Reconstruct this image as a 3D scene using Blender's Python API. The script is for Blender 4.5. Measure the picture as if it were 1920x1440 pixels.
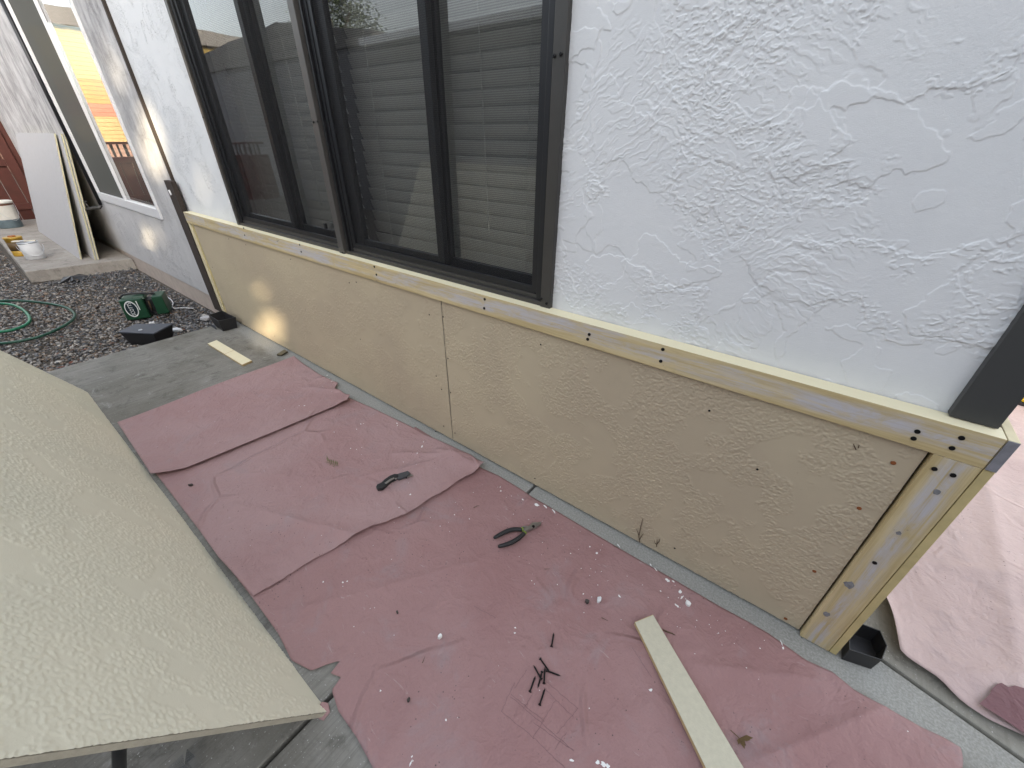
import bpy, bmesh, math, random
import numpy as np
from mathutils import Vector, Matrix, noise as mnoise

scene = bpy.context.scene
for o in list(bpy.data.objects):
    bpy.data.objects.remove(o)
COL = scene.collection
R = math.radians
random.seed(7)
rng = np.random.default_rng(7)

# ------------------------------------------------------------------ camera
YAW, PITCH, ROLL, FPX, CAMZ = -0.643849, -0.550656, 0.0126163, 748.76, 1.25
_f = Vector((math.sin(YAW)*math.cos(PITCH), math.cos(YAW)*math.cos(PITCH), math.sin(PITCH)))
_r = Vector((math.cos(YAW), -math.sin(YAW), 0))
_u = _r.cross(_f)
_c, _s = math.cos(ROLL), math.sin(ROLL)
_r, _u = _c*_r + _s*_u, -_s*_r + _c*_u
cam_d = bpy.data.cameras.new('camera')
cam = bpy.data.objects.new('camera', cam_d)
COL.objects.link(cam)
cam.matrix_world = Matrix(((_r.x, _u.x, -_f.x, 0), (_r.y, _u.y, -_f.y, 0), (_r.z, _u.z, -_f.z, CAMZ), (0, 0, 0, 1)))
cam_d.sensor_width = 36
cam_d.lens = FPX/1920*36
cam_d.clip_start = 0.02
cam_d.clip_end = 500
scene.camera = cam

# ------------------------------------------------------------------ light
SUN_EL, SUN_AZ = R(12), (0.90, -0.436)
world = bpy.data.worlds.new('World')
scene.world = world
world.use_nodes = True
wn = world.node_tree
sky = wn.nodes.new('ShaderNodeTexSky')
sky.sky_type = 'NISHITA'
sky.sun_disc = False
sky.sun_elevation = SUN_EL
sky.sun_rotation = math.atan2(SUN_AZ[0], SUN_AZ[1])
sky.dust_density = 4.0
sky.air_density = 1.0
sky.ozone_density = 1.0
hs_ = wn.nodes.new('ShaderNodeHueSaturation')      # hazier, whiter sky than the clear-air model
hs_.inputs['Saturation'].default_value = .38
wn.links.new(sky.outputs[0], hs_.inputs['Color'])
wn.links.new(hs_.outputs[0], wn.nodes['Background'].inputs[0])
wn.nodes['Background'].inputs[1].default_value = 0.15
sd = bpy.data.lights.new('sun', 'SUN')
sd.energy = 2.3
sd.angle = R(0.8)
sd.color = (1.0, 0.84, 0.58)
sun = bpy.data.objects.new('sun', sd)
COL.objects.link(sun)
_sv = Vector((SUN_AZ[0]*math.cos(SUN_EL), SUN_AZ[1]*math.cos(SUN_EL), math.sin(SUN_EL)))
sun.rotation_euler = _sv.to_track_quat('Z', 'Y').to_euler()
sun.location = (6, -6, 8)
scene.view_settings.view_transform = 'Standard'
scene.view_settings.look = 'None'
scene.view_settings.exposure = 2.68
scene.view_settings.gamma = 1.0
scene.cycles.use_denoising = True
scene.cycles.max_bounces = 8

# ------------------------------------------------------------------ helpers
def G(px, py, z=0.0):
    """point of the level plane z seen at this pixel of the 1920 x 1440 photograph"""
    d = _f + _r*((px-960)/FPX) - _u*((py-720)/FPX)
    return Vector((0, 0, CAMZ)) + d*((z-CAMZ)/d.z)

def W(px, py, y):
    d = _f + _r*((px-960)/FPX) - _u*((py-720)/FPX)
    return Vector((0, 0, CAMZ)) + d*(y/d.y)

class MB:
    def __init__(self):
        self.v, self.f = [], []
    def add(self, vs, fs):
        n = len(self.v)
        self.v += [tuple(p) for p in vs]
        self.f += [tuple(i+n for i in q) for q in fs]
        return self
    def box(self, x0, y0, z0, x1, y1, z1):
        return self.add([(x0,y0,z0),(x1,y0,z0),(x1,y1,z0),(x0,y1,z0),(x0,y0,z1),(x1,y0,z1),(x1,y1,z1),(x0,y1,z1)],
                        [(0,3,2,1),(4,5,6,7),(0,1,5,4),(1,2,6,5),(2,3,7,6),(3,0,4,7)])
    def obb(self, o, a, b, c):
        """box with corner o and edge vectors a, b, c"""
        o, a, b, c = map(Vector, (o, a, b, c))
        return self.add([o, o+a, o+a+b, o+b, o+c, o+a+c, o+a+b+c, o+b+c],
                        [(0,3,2,1),(4,5,6,7),(0,1,5,4),(1,2,6,5),(2,3,7,6),(3,0,4,7)])
    def prism(self, lo, hi):
        """two rings with the same number of points"""
        n = len(lo)
        return self.add(list(lo)+list(hi), [tuple(reversed(range(n))), tuple(range(n, 2*n))] +
                        [(i, (i+1) % n, n+(i+1) % n, n+i) for i in range(n)])
    def ring(self, lo, hi):
        n = len(lo)
        return self.add(list(lo)+list(hi), [(i, (i+1) % n, n+(i+1) % n, n+i) for i in range(n)])
    def tube(self, pts, rad, seg=8, cap=True):
        pts = [Vector(p) for p in pts]
        rads = rad if isinstance(rad, (list, tuple)) else [rad]*len(pts)
        vs, fs = [], []
        ref = None
        for i, p in enumerate(pts):
            t = (pts[min(i+1, len(pts)-1)] - pts[max(i-1, 0)]).normalized()
            if ref is None:
                ref = Vector((0, 0, 1)) if abs(t.z) < .9 else Vector((1, 0, 0))
            a = (ref - t*ref.dot(t)).normalized()
            b = t.cross(a)
            ref = a
            for k in range(seg):
                w = 2*math.pi*k/seg
                vs.append(p + (a*math.cos(w)+b*math.sin(w))*rads[i])
        n = len(pts)
        for i in range(n-1):
            for k in range(seg):
                fs.append((i*seg+k, i*seg+(k+1) % seg, (i+1)*seg+(k+1) % seg, (i+1)*seg+k))
        if cap:
            fs.append(tuple(reversed(range(seg))))
            fs.append(tuple((n-1)*seg+k for k in range(seg)))
        return self.add(vs, fs)
    def lathe(self, c, prof, seg=28, axis=(0, 0, 1), capb=True, capt=True):
        ax = Vector(axis).normalized()
        a = ax.orthogonal().normalized()
        b = ax.cross(a)
        vs, fs = [], []
        for (r_, h) in prof:
            for k in range(seg):
                w = 2*math.pi*k/seg
                vs.append(Vector(c) + ax*h + (a*math.cos(w)+b*math.sin(w))*r_)
        for i in range(len(prof)-1):
            for k in range(seg):
                fs.append((i*seg+k, i*seg+(k+1) % seg, (i+1)*seg+(k+1) % seg, (i+1)*seg+k))
        if capb:
            fs.append(tuple(reversed(range(seg))))
        if capt:
            fs.append(tuple((len(prof)-1)*seg+k for k in range(seg)))
        return self.add(vs, fs)
    def build(self, name, mat, parent=None, smooth=False, bevel=0.0, seg=2, solid=0.0):
        me = bpy.data.meshes.new(name)
        me.from_pydata(self.v, [], self.f)
        me.update()
        if bevel > 0:
            bm = bmesh.new()
            bm.from_mesh(me)
            bmesh.ops.remove_doubles(bm, verts=bm.verts, dist=1e-6)
            es = [e for e in bm.edges if len(e.link_faces) == 2 and e.calc_face_angle(0) > R(25)]
            bmesh.ops.bevel(bm, geom=es, offset=bevel, segments=seg, profile=.6, affect='EDGES', clamp_overlap=True)
            bm.to_mesh(me)
            bm.free()
        if smooth:
            for p in me.polygons:
                p.use_smooth = True
        me.materials.append(mat)
        o = bpy.data.objects.new(name, me)
        COL.objects.link(o)
        if solid:
            md = o.modifiers.new('thickness', 'SOLIDIFY')
            md.thickness = solid
        if parent is not None:
            o.parent = parent
            loc = Vector(parent.location) if parent.parent is None else Vector((0, 0, 0))
            o.matrix_parent_inverse = Matrix.Translation(-loc)
        return o

def thing(name, label, cat, loc=(0, 0, 0), group=None):
    o = bpy.data.objects.new(name, None)
    COL.objects.link(o)
    o.location = loc
    o.empty_display_size = .1
    return tag(o, label, cat, group)

def tag(o, label, cat, group=None):
    o['label'] = label
    o['category'] = cat
    if group:
        o['group'] = group
    return o

def struct(o, kind='structure'):
    o['kind'] = kind
    return o

# ------------------------------------------------------------------ material helpers
class M:
    def __init__(self, name, rough=.6, metal=0.0, spec=.5):
        self.m = bpy.data.materials.new(name)
        self.m.use_nodes = True
        self.t = self.m.node_tree
        self.b = self.t.nodes['Principled BSDF']
        self.b.inputs['Roughness'].default_value = rough
        self.b.inputs['Metallic'].default_value = metal
        self.b.inputs['Specular IOR Level'].default_value = spec
        self.tc = None
    def N(self, kind, **attrs):
        n = self.t.nodes.new(kind)
        for k, v in attrs.items():
            setattr(n, k, v)
        return n
    def put(self, sock, v):
        if isinstance(v, bpy.types.NodeSocket):
            self.t.links.new(v, sock)
        elif v is not None:
            sock.default_value = v
    def co(self):
        if self.tc is None:
            self.tc = self.N('ShaderNodeTexCoord')
        return self.tc.outputs['Object']
    def map(self, v=None, scale=(1, 1, 1), rot=(0, 0, 0), loc=(0, 0, 0)):
        n = self.N('ShaderNodeMapping')
        self.put(n.inputs['Vector'], v if v is not None else self.co())
        n.inputs['Scale'].default_value = scale
        n.inputs['Rotation'].default_value = rot
        n.inputs['Location'].default_value = loc
        return n.outputs[0]
    def noise(self, scale, detail=3, rough=.55, dist=0.0, v=None):
        n = self.N('ShaderNodeTexNoise')
        self.put(n.inputs['Vector'], v if v is not None else self.co())
        self.put(n.inputs['Scale'], scale)
        n.inputs['Detail'].default_value = detail
        n.inputs['Roughness'].default_value = rough
        n.inputs['Distortion'].default_value = dist
        return n.outputs['Fac']
    def vor(self, scale, v=None, feature='F1', out='Distance', rand=1.0):
        n = self.N('ShaderNodeTexVoronoi', feature=feature)
        self.put(n.inputs['Vector'], v if v is not None else self.co())
        n.inputs['Scale'].default_value = scale
        n.inputs['Randomness'].default_value = rand
        return n.outputs[out]
    def ramp(self, fac, stops, interp='LINEAR'):
        n = self.N('ShaderNodeValToRGB')
        cr = n.color_ramp
        cr.interpolation = interp
        while len(cr.elements) < len(stops):
            cr.elements.new(.5)
        for e, (p, c) in zip(cr.elements, stops):
            e.position = p
            if not isinstance(c, (tuple, list)):
                c = (c, c, c)
            e.color = tuple(c)+((1,) if len(c) == 3 else ())
        self.put(n.inputs[0], fac)
        return n.outputs[0]
    def step(self, fac, a, b):
        n = self.N('ShaderNodeMapRange')
        n.interpolation_type = 'SMOOTHSTEP'
        self.put(n.inputs['Value'], fac)
        n.inputs['From Min'].default_value = a
        n.inputs['From Max'].default_value = b
        return n.outputs[0]
    def ma(self, op, a, b=None, c=None):
        n = self.N('ShaderNodeMath', operation=op)
        self.put(n.inputs[0], a)
        if b is not None:
            self.put(n.inputs[1], b)
        if c is not None:
            self.put(n.inputs[2], c)
        return n.outputs[0]
    def mix(self, fac, a, b, blend='MIX'):
        n = self.N('ShaderNodeMix', data_type='RGBA', blend_type=blend)
        self.put(n.inputs[0], fac)
        for s, v in ((n.inputs[6], a), (n.inputs[7], b)):
            if isinstance(v, (tuple, list)):
                v = tuple(v)+((1,) if len(v) == 3 else ())
            self.put(s, v)
        return n.outputs[2]
    def xyz(self, v=None):
        n = self.N('ShaderNodeSeparateXYZ')
        self.put(n.inputs[0], v if v is not None else self.co())
        return n.outputs
    def warp(self, amt, scale, v=None):
        """coordinates pushed about by noise"""
        n = self.N('ShaderNodeTexNoise')
        self.put(n.inputs['Vector'], v if v is not None else self.co())
        n.inputs['Scale'].default_value = scale
        n.inputs['Detail'].default_value = 2
        a = self.N('ShaderNodeVectorMath', operation='MULTIPLY_ADD')
        self.t.links.new(n.outputs['Color'], a.inputs[0])
        a.inputs[1].default_value = (amt, amt, amt)
        self.put(a.inputs[2], v if v is not None else self.co())
        return a.outputs[0]
    def color(self, c):
        if isinstance(c, (tuple, list)):
            c = tuple(c)+((1,) if len(c) == 3 else ())
        self.put(self.b.inputs['Base Color'], c)
        return self
    def rough(self, v):
        self.put(self.b.inputs['Roughness'], v)
        return self
    def bump(self, h, dist=.002, strength=1.0, prev=None):
        n = self.N('ShaderNodeBump')
        n.inputs['Strength'].default_value = strength
        n.inputs['Distance'].default_value = dist
        self.put(n.inputs['Height'], h)
        if prev is not None:
            self.t.links.new(prev, n.inputs['Normal'])
        self.t.links.new(n.outputs[0], self.b.inputs['Normal'])
        return n.outputs[0]

def plain(name, c, rough=.5, metal=0.0, var=.12, scale=30, bump=.0):
    m = M(name, rough, metal)
    f = m.noise(scale, 4, .6)
    m.color(m.mix(f, tuple(x*(1-var) for x in c), tuple(min(1, x*(1+var)) for x in c)))
    if bump:
        m.bump(m.noise(scale*3, 4), bump, .6)
    return m.m

def mk_stucco(name, base, dirt, dirt_amt, amp=1.0, off=0.0, k=1.0):
    m = M(name, .85, 0, .25)
    P = m.map(loc=(off, 0, off*.7), scale=(k, k, k))
    w = m.warp(.09, 6, P)
    w2 = m.warp(.016, 55, w)
    n1 = m.noise(3.0, 4, .55, .5, w2)
    n2 = m.noise(4.2, 3, .6, .8, m.map(w2, loc=(5, 3, 8)))
    n3 = m.noise(6.4, 3, .6, .6, m.map(w2, loc=(15, 7, 2)))
    p1 = m.step(n1, .520, .527)
    p2 = m.step(n2, .57, .577)
    p3 = m.step(n3, .615, .622)
    zone = m.step(m.noise(2.6, 2, .5, .3, m.map(P, loc=(2, 9, 4))), .37, .48)
    band = m.ma('SUBTRACT', 1.0, m.step(m.ma('ABSOLUTE', m.ma('SUBTRACT', n1, .54)), .014, .055))
    band2 = m.ma('SUBTRACT', 1.0, m.step(m.ma('ABSOLUTE', m.ma('SUBTRACT', n2, .57)), .008, .045))
    crumb = m.step(m.noise(72, 3, .62, .8, m.map(P, rot=(0, R(30), 0), scale=(1, 1, 1.7))), .53, .57)
    cm = m.ma('MULTIPLY', crumb, m.ma('MULTIPLY', m.ma('MAXIMUM', band, band2), zone))
    d1 = m.noise(1.0, 4, .62, 1.0, m.map(w, rot=(0, R(35), 0), scale=(20, 20, 150)))
    d2 = m.noise(1.0, 4, .62, 1.0, m.map(w, rot=(0, R(-50), 0), scale=(18, 18, 130)))
    z1 = m.step(m.noise(3.0, 2, .5, .4, m.map(P, loc=(31, 3, 11))), .565, .63)
    z2 = m.step(m.noise(2.8, 2, .5, .4, m.map(P, loc=(3, 13, 51))), .58, .65)
    drag = m.ma('ADD', m.ma('MULTIPLY', z1, m.step(d1, .52, .58)), m.ma('MULTIPLY', z2, m.step(d2, .52, .60)))
    grain = m.noise(420, 3, .6, 0, P)
    fine = m.noise(26, 5, .62, 0, P)
    h = m.ma('ADD', m.ma('ADD', p1, m.ma('MULTIPLY', p2, .8)), m.ma('MULTIPLY', p3, .6))
    h = m.ma('ADD', h, m.ma('MULTIPLY', cm, .9))
    h = m.ma('ADD', h, m.ma('MULTIPLY', drag, .32))
    h = m.ma('ADD', h, m.ma('MULTIPLY', fine, .9))
    h = m.ma('ADD', h, m.ma('MULTIPLY', grain, .25))
    m.bump(h, .0018*amp, .9)
    st = m.noise(1.0, 5, .65, .3, m.map(w2, scale=(11, 11, 3.0)))
    bl = m.noise(3.2, 5, .65, .4, m.map(P, loc=(7, 7, 7)))
    f = m.ma('MULTIPLY', m.step(m.ma('ADD', m.ma('MULTIPLY', st, .55), m.ma('MULTIPLY', bl, .45)), .36, .64), dirt_amt)
    if off:
        f = m.ma('MULTIPLY', f, m.ma('ADD', .15, m.ma('MULTIPLY', m.step(m.ma('ADD', m.xyz()[2], m.ma('MULTIPLY', bl, .8)), .9, 1.9), .85)))
    c = m.mix(f, base, dirt)
    c = m.mix(m.ma('MULTIPLY', m.step(m.noise(90, 5, .7, 0, P), .60, .70), .30*dirt_amt+.02), c, tuple(x*.45 for x in dirt))
    m.color(c)
    return m.m

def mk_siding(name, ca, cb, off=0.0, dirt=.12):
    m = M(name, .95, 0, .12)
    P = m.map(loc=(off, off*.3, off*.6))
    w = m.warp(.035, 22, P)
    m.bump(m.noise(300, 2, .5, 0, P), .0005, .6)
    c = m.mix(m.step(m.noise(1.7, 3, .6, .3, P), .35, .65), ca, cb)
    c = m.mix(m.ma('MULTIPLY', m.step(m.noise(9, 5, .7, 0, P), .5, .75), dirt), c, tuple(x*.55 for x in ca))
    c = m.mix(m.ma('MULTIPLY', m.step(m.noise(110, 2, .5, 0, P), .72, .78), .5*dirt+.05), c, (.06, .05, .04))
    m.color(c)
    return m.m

def mk_trim(name, axis):
    """primed timber, worn grey along the middle of its face; axis = the long direction"""
    m = M(name, .7, 0, .3)
    x, y, z = m.xyz()
    if axis == 'x':
        vv = m.ma('DIVIDE', m.ma('SUBTRACT', z, .7125), .0725)
        sc = (2.2, 6, 70)
        sl = (3.0, 3, 9)
        kn = (7, 3, 18)
    else:
        vv = m.ma('DIVIDE', m.ma('SUBTRACT', x, .314), .072)
        sc = (70, 6, 2.6)
        sl = (9, 3, 3.0)
        kn = (18, 3, 7)
    wob = m.ma('MULTIPLY', m.ma('SUBTRACT', m.noise(1, 3, .6, .2, m.map(scale=sl)), .5), .9)
    d = m.ma('ABSOLUTE', m.ma('SUBTRACT', m.ma('ADD', vv, wob), .55))
    streak = m.ma('SUBTRACT', 1.0, m.step(d, .20, .46))
    streak = m.ma('MULTIPLY', streak, m.step(m.noise(1, 4, .65, .5, m.map(scale=sl, loc=(9, 2, 7))), .33, .54))
    gr = m.noise(1, 5, .65, .5, m.map(scale=sc))
    streak = m.ma('MULTIPLY', streak, m.ma('ADD', .45, m.ma('MULTIPLY', m.step(m.noise(1, 5, .75, .9, m.map(scale=tuple(x*3.2 for x in sl), loc=(4, 1, 8))), .38, .54), .55)))
    streak = m.ma('MULTIPLY', streak, m.step(gr, .34, .56))
    base = m.mix(m.step(m.noise(1, 4, .6, .3, m.map(scale=sc, loc=(3, 3, 3))), .3, .7), (.44, .34, .17), (.58, .48, .28))
    c = m.mix(m.ma('MULTIPLY', streak, .95), base, (.475, .465, .495))
    k = m.step(m.noise(1, 3, .6, .6, m.map(scale=kn, loc=(1.7, 0, .4))), .68, .74)
    c = m.mix(m.ma('MULTIPLY', k, .75), c, (.12, .11, .10))
    k2 = m.ma('MULTIPLY', m.step(m.noise(1, 5, .75, 1.5, m.map(scale=(kn[0]*3, 3, kn[2]*3), loc=(5, 0, 2))), .62, .70), m.step(m.noise(1, 2, .5, .2, m.map(scale=sl, loc=(1, 5, 3))), .52, .64))
    c = m.mix(m.ma('MULTIPLY', k2, .8), c, (.10, .09, .09))
    c = m.mix(m.ma('MULTIPLY', m.step(gr, .60, .72), .25), c, (.34, .26, .15))
    # upward-facing edges are mixed to a paler cream
    sp_n = m.step(m.noise(1, 3, .7, .3, m.map(scale=(sc[0]*9, 40, sc[2]*3), loc=(2, 2, 2))), .48, .62)
    c = m.mix(m.ma('MULTIPLY', sp_n, .30), c, (.40, .31, .17))
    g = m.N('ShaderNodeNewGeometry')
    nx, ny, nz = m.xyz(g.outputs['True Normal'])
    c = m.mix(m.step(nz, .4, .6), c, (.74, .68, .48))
    m.color(c)
    m.bump(gr, .0012, .5)
    return m.m

def mk_paper(name, ca, cb, dust=.35, off=0.0):
    m = M(name, .72, 0, .3)
    P = m.map(loc=(off, off, 0))
    c = m.mix(m.step(m.noise(2.3, 4, .6, .4, P), .35, .65), ca, cb)
    # fibres
    c = m.mix(m.ma('MULTIPLY', m.step(m.noise(260, 3, .6, 0, P), .35, .7), .10), c, tuple(x*.7 for x in ca))
    # trodden dust, grey smears and scuffs
    sm = m.ma('MULTIPLY', m.step(m.noise(5, 6, .68, .6, P), .52, .72), dust)
    c = m.mix(sm, c, (.30, .25, .26))
    sc = m.ma('MULTIPLY', m.step(m.noise(1, 5, .7, 1.2, m.map(P, scale=(9, 40, 1), rot=(0, 0, R(35)))), .64, .72), dust*.7)
    c = m.mix(sc, c, (.52, .47, .47))
    # dirt specks and paint specks
    near = m.step(m.noise(3.1, 2, .5, 0, m.map(P, loc=(4, 9, 0))), .42, .62)
    v1 = m.vor(85, P)
    s1 = m.ma('MULTIPLY', m.ma('LESS_THAN', v1, .16), m.ma('MULTIPLY', near, m.step(m.noise(40, 1, .5, 0, P), .58, .60)))
    c = m.mix(m.ma('MULTIPLY', s1, .75), c, (.07, .05, .05))
    v2 = m.vor(70, m.map(P, loc=(8, 2, 0)))
    s2 = m.ma('MULTIPLY', m.ma('LESS_THAN', v2, .10), m.step(m.noise(30, 1, .5, 0, m.map(P, loc=(6, 1, 0))), .68, .69))
    c = m.mix(m.ma('MULTIPLY', s2, .85), c, (.75, .73, .72))
    m.color(c)
    h = m.ma('ADD', m.noise(14, 4, .55, .5, P), m.ma('MULTIPLY', m.noise(90, 3, .6, 0, P), .18))
    # sharp fold lines here and there
    wv = m.warp(.06, 4, P)
    fl = m.vor(2.3, wv, 'DISTANCE_TO_EDGE')
    fl = m.ma('MULTIPLY', m.ma('SUBTRACT', 1.0, m.step(fl, 0.0, .03)), m.step(m.noise(2.2, 2, .5, 0, m.map(P, loc=(3, 3, 0))), .48, .60))
    h = m.ma('ADD', h, m.ma('MULTIPLY', fl, .5))
    m.bump(h, .014, .9)
    return m.m

def mk_concrete(name, ca, cb, cc, broom=True, off=0.0):
    m = M(name, .88, 0, .25)
    P = m.map(loc=(off, off, 0))
    c = m.mix(m.step(m.noise(2.6, 6, .65, .5, P), .33, .67), ca, cb)
    br = m.noise(1, 5, .7, .4, m.map(P, scale=(120, 5, 5), rot=(0, 0, R(-6))))
    c = m.mix(m.ma('MULTIPLY', m.step(br, .42, .66), (.42 if broom else .25)), c, cc)
    c = m.mix(m.ma('MULTIPLY', m.step(m.noise(11, 6, .75, .4, P), .50, .70), .6), c, tuple(x*.45 for x in ca))
    c = m.mix(m.ma('MULTIPLY', m.step(m.noise(8, 6, .78, .6, m.map(P, loc=(9, 4, 0))), .57, .72), .6), c, (.42, .42, .40))
    c = m.mix(m.step(m.noise(150, 2, .6, 0, P), .66, .72), c, (.45, .44, .42))
    if broom:   # lime and paint dust along the foot of the wall
        yy = m.ma('ADD', m.xyz()[1], m.ma('MULTIPLY', m.ma('SUBTRACT', m.noise(9, 5, .7, .3, P), .5), .14))
        c = m.mix(m.ma('MULTIPLY', m.step(yy, .90, .97), .75), c, m.mix(m.step(m.noise(160, 4, .7, 0, P), .35, .68), (.27, .27, .25), (.40, .40, .38)))
    m.color(c)
    m.bump(m.ma('ADD', m.ma('MULTIPLY', br, 1.0 if broom else .3), m.noise(120, 4, .65, 0, P)), .0022, .7)
    return m.m

def mk_glass(name, tint=(.85, .9, .88), ior=1.5, rough=0.0, boost=1.0):
    m = M(name)
    lw_ = m.N('ShaderNodeLayerWeight')          # Schlick reflectance, the same from both sides
    r0 = ((ior-1)/(ior+1))**2
    fr = m.ma('ADD', m.ma('MULTIPLY', m.ma('POWER', m.ma('ADD', lw_.outputs['Facing'], 0.0), 5.0), 1-r0), r0)
    tr = m.N('ShaderNodeBsdfTransparent')
    tr.inputs[0].default_value = tint+(1,)
    gl = m.N('ShaderNodeBsdfGlossy')
    gl.inputs['Roughness'].default_value = rough
    gl.inputs['Color'].default_value = (1, 1, 1, 1)
    nb = m.noise(2.2, 1, .5)
    bp = m.N('ShaderNodeBump')
    bp.inputs['Strength'].default_value = .25
    bp.inputs['Distance'].default_value = .004
    m.t.links.new(nb, bp.inputs['Height'])
    m.t.links.new(bp.outputs[0], gl.inputs['Normal'])
    mx = m.N('ShaderNodeMixShader')
    m.t.links.new(m.ma('MINIMUM', m.ma('MULTIPLY', fr, boost), 1.0), mx.inputs[0])
    m.t.links.new(tr.outputs[0], mx.inputs[1])
    m.t.links.new(gl.outputs[0], mx.inputs[2])
    m.t.links.new(mx.outputs[0], m.t.nodes['Material Output'].inputs[0])
    return m.m

def mk_screen(name, c, cover):
    """woven insect mesh: threads too fine to see, so part of the light passes"""
    m = M(name, .7)
    x, y, z = m.xyz()
    wv = m.ma('MULTIPLY', m.ma('ADD', m.ma('SINE', m.ma('MULTIPLY', z, 1150)), 1.0), .10)
    tr = m.N('ShaderNodeBsdfTransparent')
    df = m.N('ShaderNodeBsdfDiffuse')
    df.inputs[0].default_value = c+(1,)
    mx = m.N('ShaderNodeMixShader')
    m.t.links.new(m.ma('ADD', wv, cover-.10), mx.inputs[0])
    m.t.links.new(tr.outputs[0], mx.inputs[1])
    m.t.links.new(df.outputs[0], mx.inputs[2])
    m.t.links.new(mx.outputs[0], m.t.nodes['Material Output'].inputs[0])
    return m.m

# ------------------------------------------------------------------ real relief: displaced sheets
def perlin(u, v, seed):
    g = np.random.default_rng(seed)
    a = g.random((256, 256))*2*np.pi
    gx, gy = np.cos(a), np.sin(a)
    iu, iv = np.floor(u).astype(int), np.floor(v).astype(int)
    fu, fv = u-iu, v-iv
    def dot(du, dv):
        i, j = (iu+du) & 255, (iv+dv) & 255
        return gx[i, j]*(fu-du)+gy[i, j]*(fv-dv)
    su, sv = fu**3*(fu*(fu*6-15)+10), fv**3*(fv*(fv*6-15)+10)
    a0 = dot(0, 0)*(1-su)+dot(1, 0)*su
    a1 = dot(0, 1)*(1-su)+dot(1, 1)*su
    return a0*(1-sv)+a1*sv
def fbm(u, v, f, octv=3, rough=.55, seed=1):
    t, amp, tot = 0, 1.0, 0
    for k in range(octv):
        t = t+amp*perlin(u*f*2**k+17.3*k, v*f*2**k+9.1*k, seed+k)
        tot += amp
        amp *= rough
    return .5+.62*t/tot
def sstep(x, a, b):
    t = np.clip((x-a)/(b-a), 0, 1)
    return t*t*(3-2*t)
def siding_relief(u, v, seed):
    wu, wv = u+.03*(fbm(u, v, 20, 2, .5, seed+50)-.5), v+.03*(fbm(u, v, 20, 2, .5, seed+60)-.5)
    mask = 1-sstep(fbm(wu, wv, 6.5, 3, .55, seed), .515, .585)
    ww, wz = u+.005*(fbm(u, v, 90, 1, .5, seed+70)-.5), v+.005*(fbm(u, v, 90, 1, .5, seed+80)-.5)
    g1 = sstep(fbm(ww, wz*1.2, 135, 2, .5, seed+3), .42, .58)
    g2 = sstep(fbm(ww, wz*1.1, 85, 2, .5, seed+7), .44, .60)
    return .00135*mask*(.75*g1+.75*g2) + .0008*(fbm(u, v, 18, 3, .5, seed+9)-.5)
def stucco_relief(u, v, seed):
    wu, wv = u+.09*(fbm(u, v, 6, 2, .5, seed+50)-.5), v+.09*(fbm(u, v, 6, 2, .5, seed+60)-.5)
    wu, wv = wu+.020*(fbm(u, v, 50, 2, .5, seed+70)-.5), wv+.020*(fbm(u, v, 50, 2, .5, seed+80)-.5)
    n1 = fbm(wu, wv, 3.2, 4, .52, seed)
    n2 = fbm(wu, wv, 4.4, 3, .55, seed+5)
    n3 = fbm(wu, wv, 6.5, 3, .55, seed+11)
    n4 = fbm(wu, wv, 2.4, 4, .5, seed+17)
    h = 1.0*sstep(n1, .52, .524) + .8*sstep(n2, .56, .564) + .6*sstep(n3, .60, .605) - .8*sstep(n4, .57, .574)
    zone = sstep(fbm(u, v, 2.8, 2, .5, seed+21), .38, .48)
    band = np.maximum(1-sstep(np.abs(n1-.535), .018, .06), 1-sstep(np.abs(n4-.585), .015, .055))
    cr = sstep(fbm(u*1.0+v*.5, v*1.5-u*.4, 70, 2, .55, seed+25), .52, .56)
    h = h + .8*cr*band*zone
    def drag(ang, f1, f2, off):
        c, s_ = math.cos(ang), math.sin(ang)
        a, b = wu*c+wv*s_, -wu*s_+wv*c
        z = sstep(fbm(u, v, 2.6, 2, .5, seed+off), .56, .64)
        return z*sstep(fbm(a*f1, b*f2, 1.0, 3, .55, seed+off+4), .52, .575)
    h = h + .55*drag(.6, 17, 110, 31) + .55*drag(-.5, 15, 95, 41)
    h = h + .55*(fbm(u, v, 9, 4, .55, seed+61)-.5) + .35*(fbm(u, v, 60, 3, .6, seed+65)-.5)
    return .0014*h
def relief_sheet(name, us, vs_, fn, place, mat, parent):
    """grid of points place(u, v, height); heights fade to nothing at the rim"""
    U_, V_ = np.meshgrid(us, vs_, indexing='ij')
    h = fn(U_, V_)
    X, Y, Z_ = place(U_, V_, h)
    co = np.stack([X, Y, Z_], 2).reshape(-1, 3)
    nu, nv = len(us), len(vs_)
    idx = np.arange(nu*nv).reshape(nu, nv)
    q = np.stack([idx[:-1, :-1], idx[1:, :-1], idx[1:, 1:], idx[:-1, 1:]], 2).reshape(-1, 4)
    me = bpy.data.meshes.new(name)
    me.vertices.add(len(co)); me.vertices.foreach_set('co', co.ravel())
    me.loops.add(q.size); me.loops.foreach_set('vertex_index', q.ravel())
    me.polygons.add(len(q)); me.polygons.foreach_set('loop_start', np.arange(len(q))*4)
    me.polygons.foreach_set('loop_total', np.full(len(q), 4))
    me.polygons.foreach_set('use_smooth', np.ones(len(q), bool))
    me.update()
    me.materials.append(mat)
    o = bpy.data.objects.new(name, me)
    COL.objects.link(o)
    o.parent = parent
    loc = Vector(parent.location) if parent.parent is None else Vector((0, 0, 0))
    o.matrix_parent_inverse = Matrix.Translation(-loc)
    return o

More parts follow.
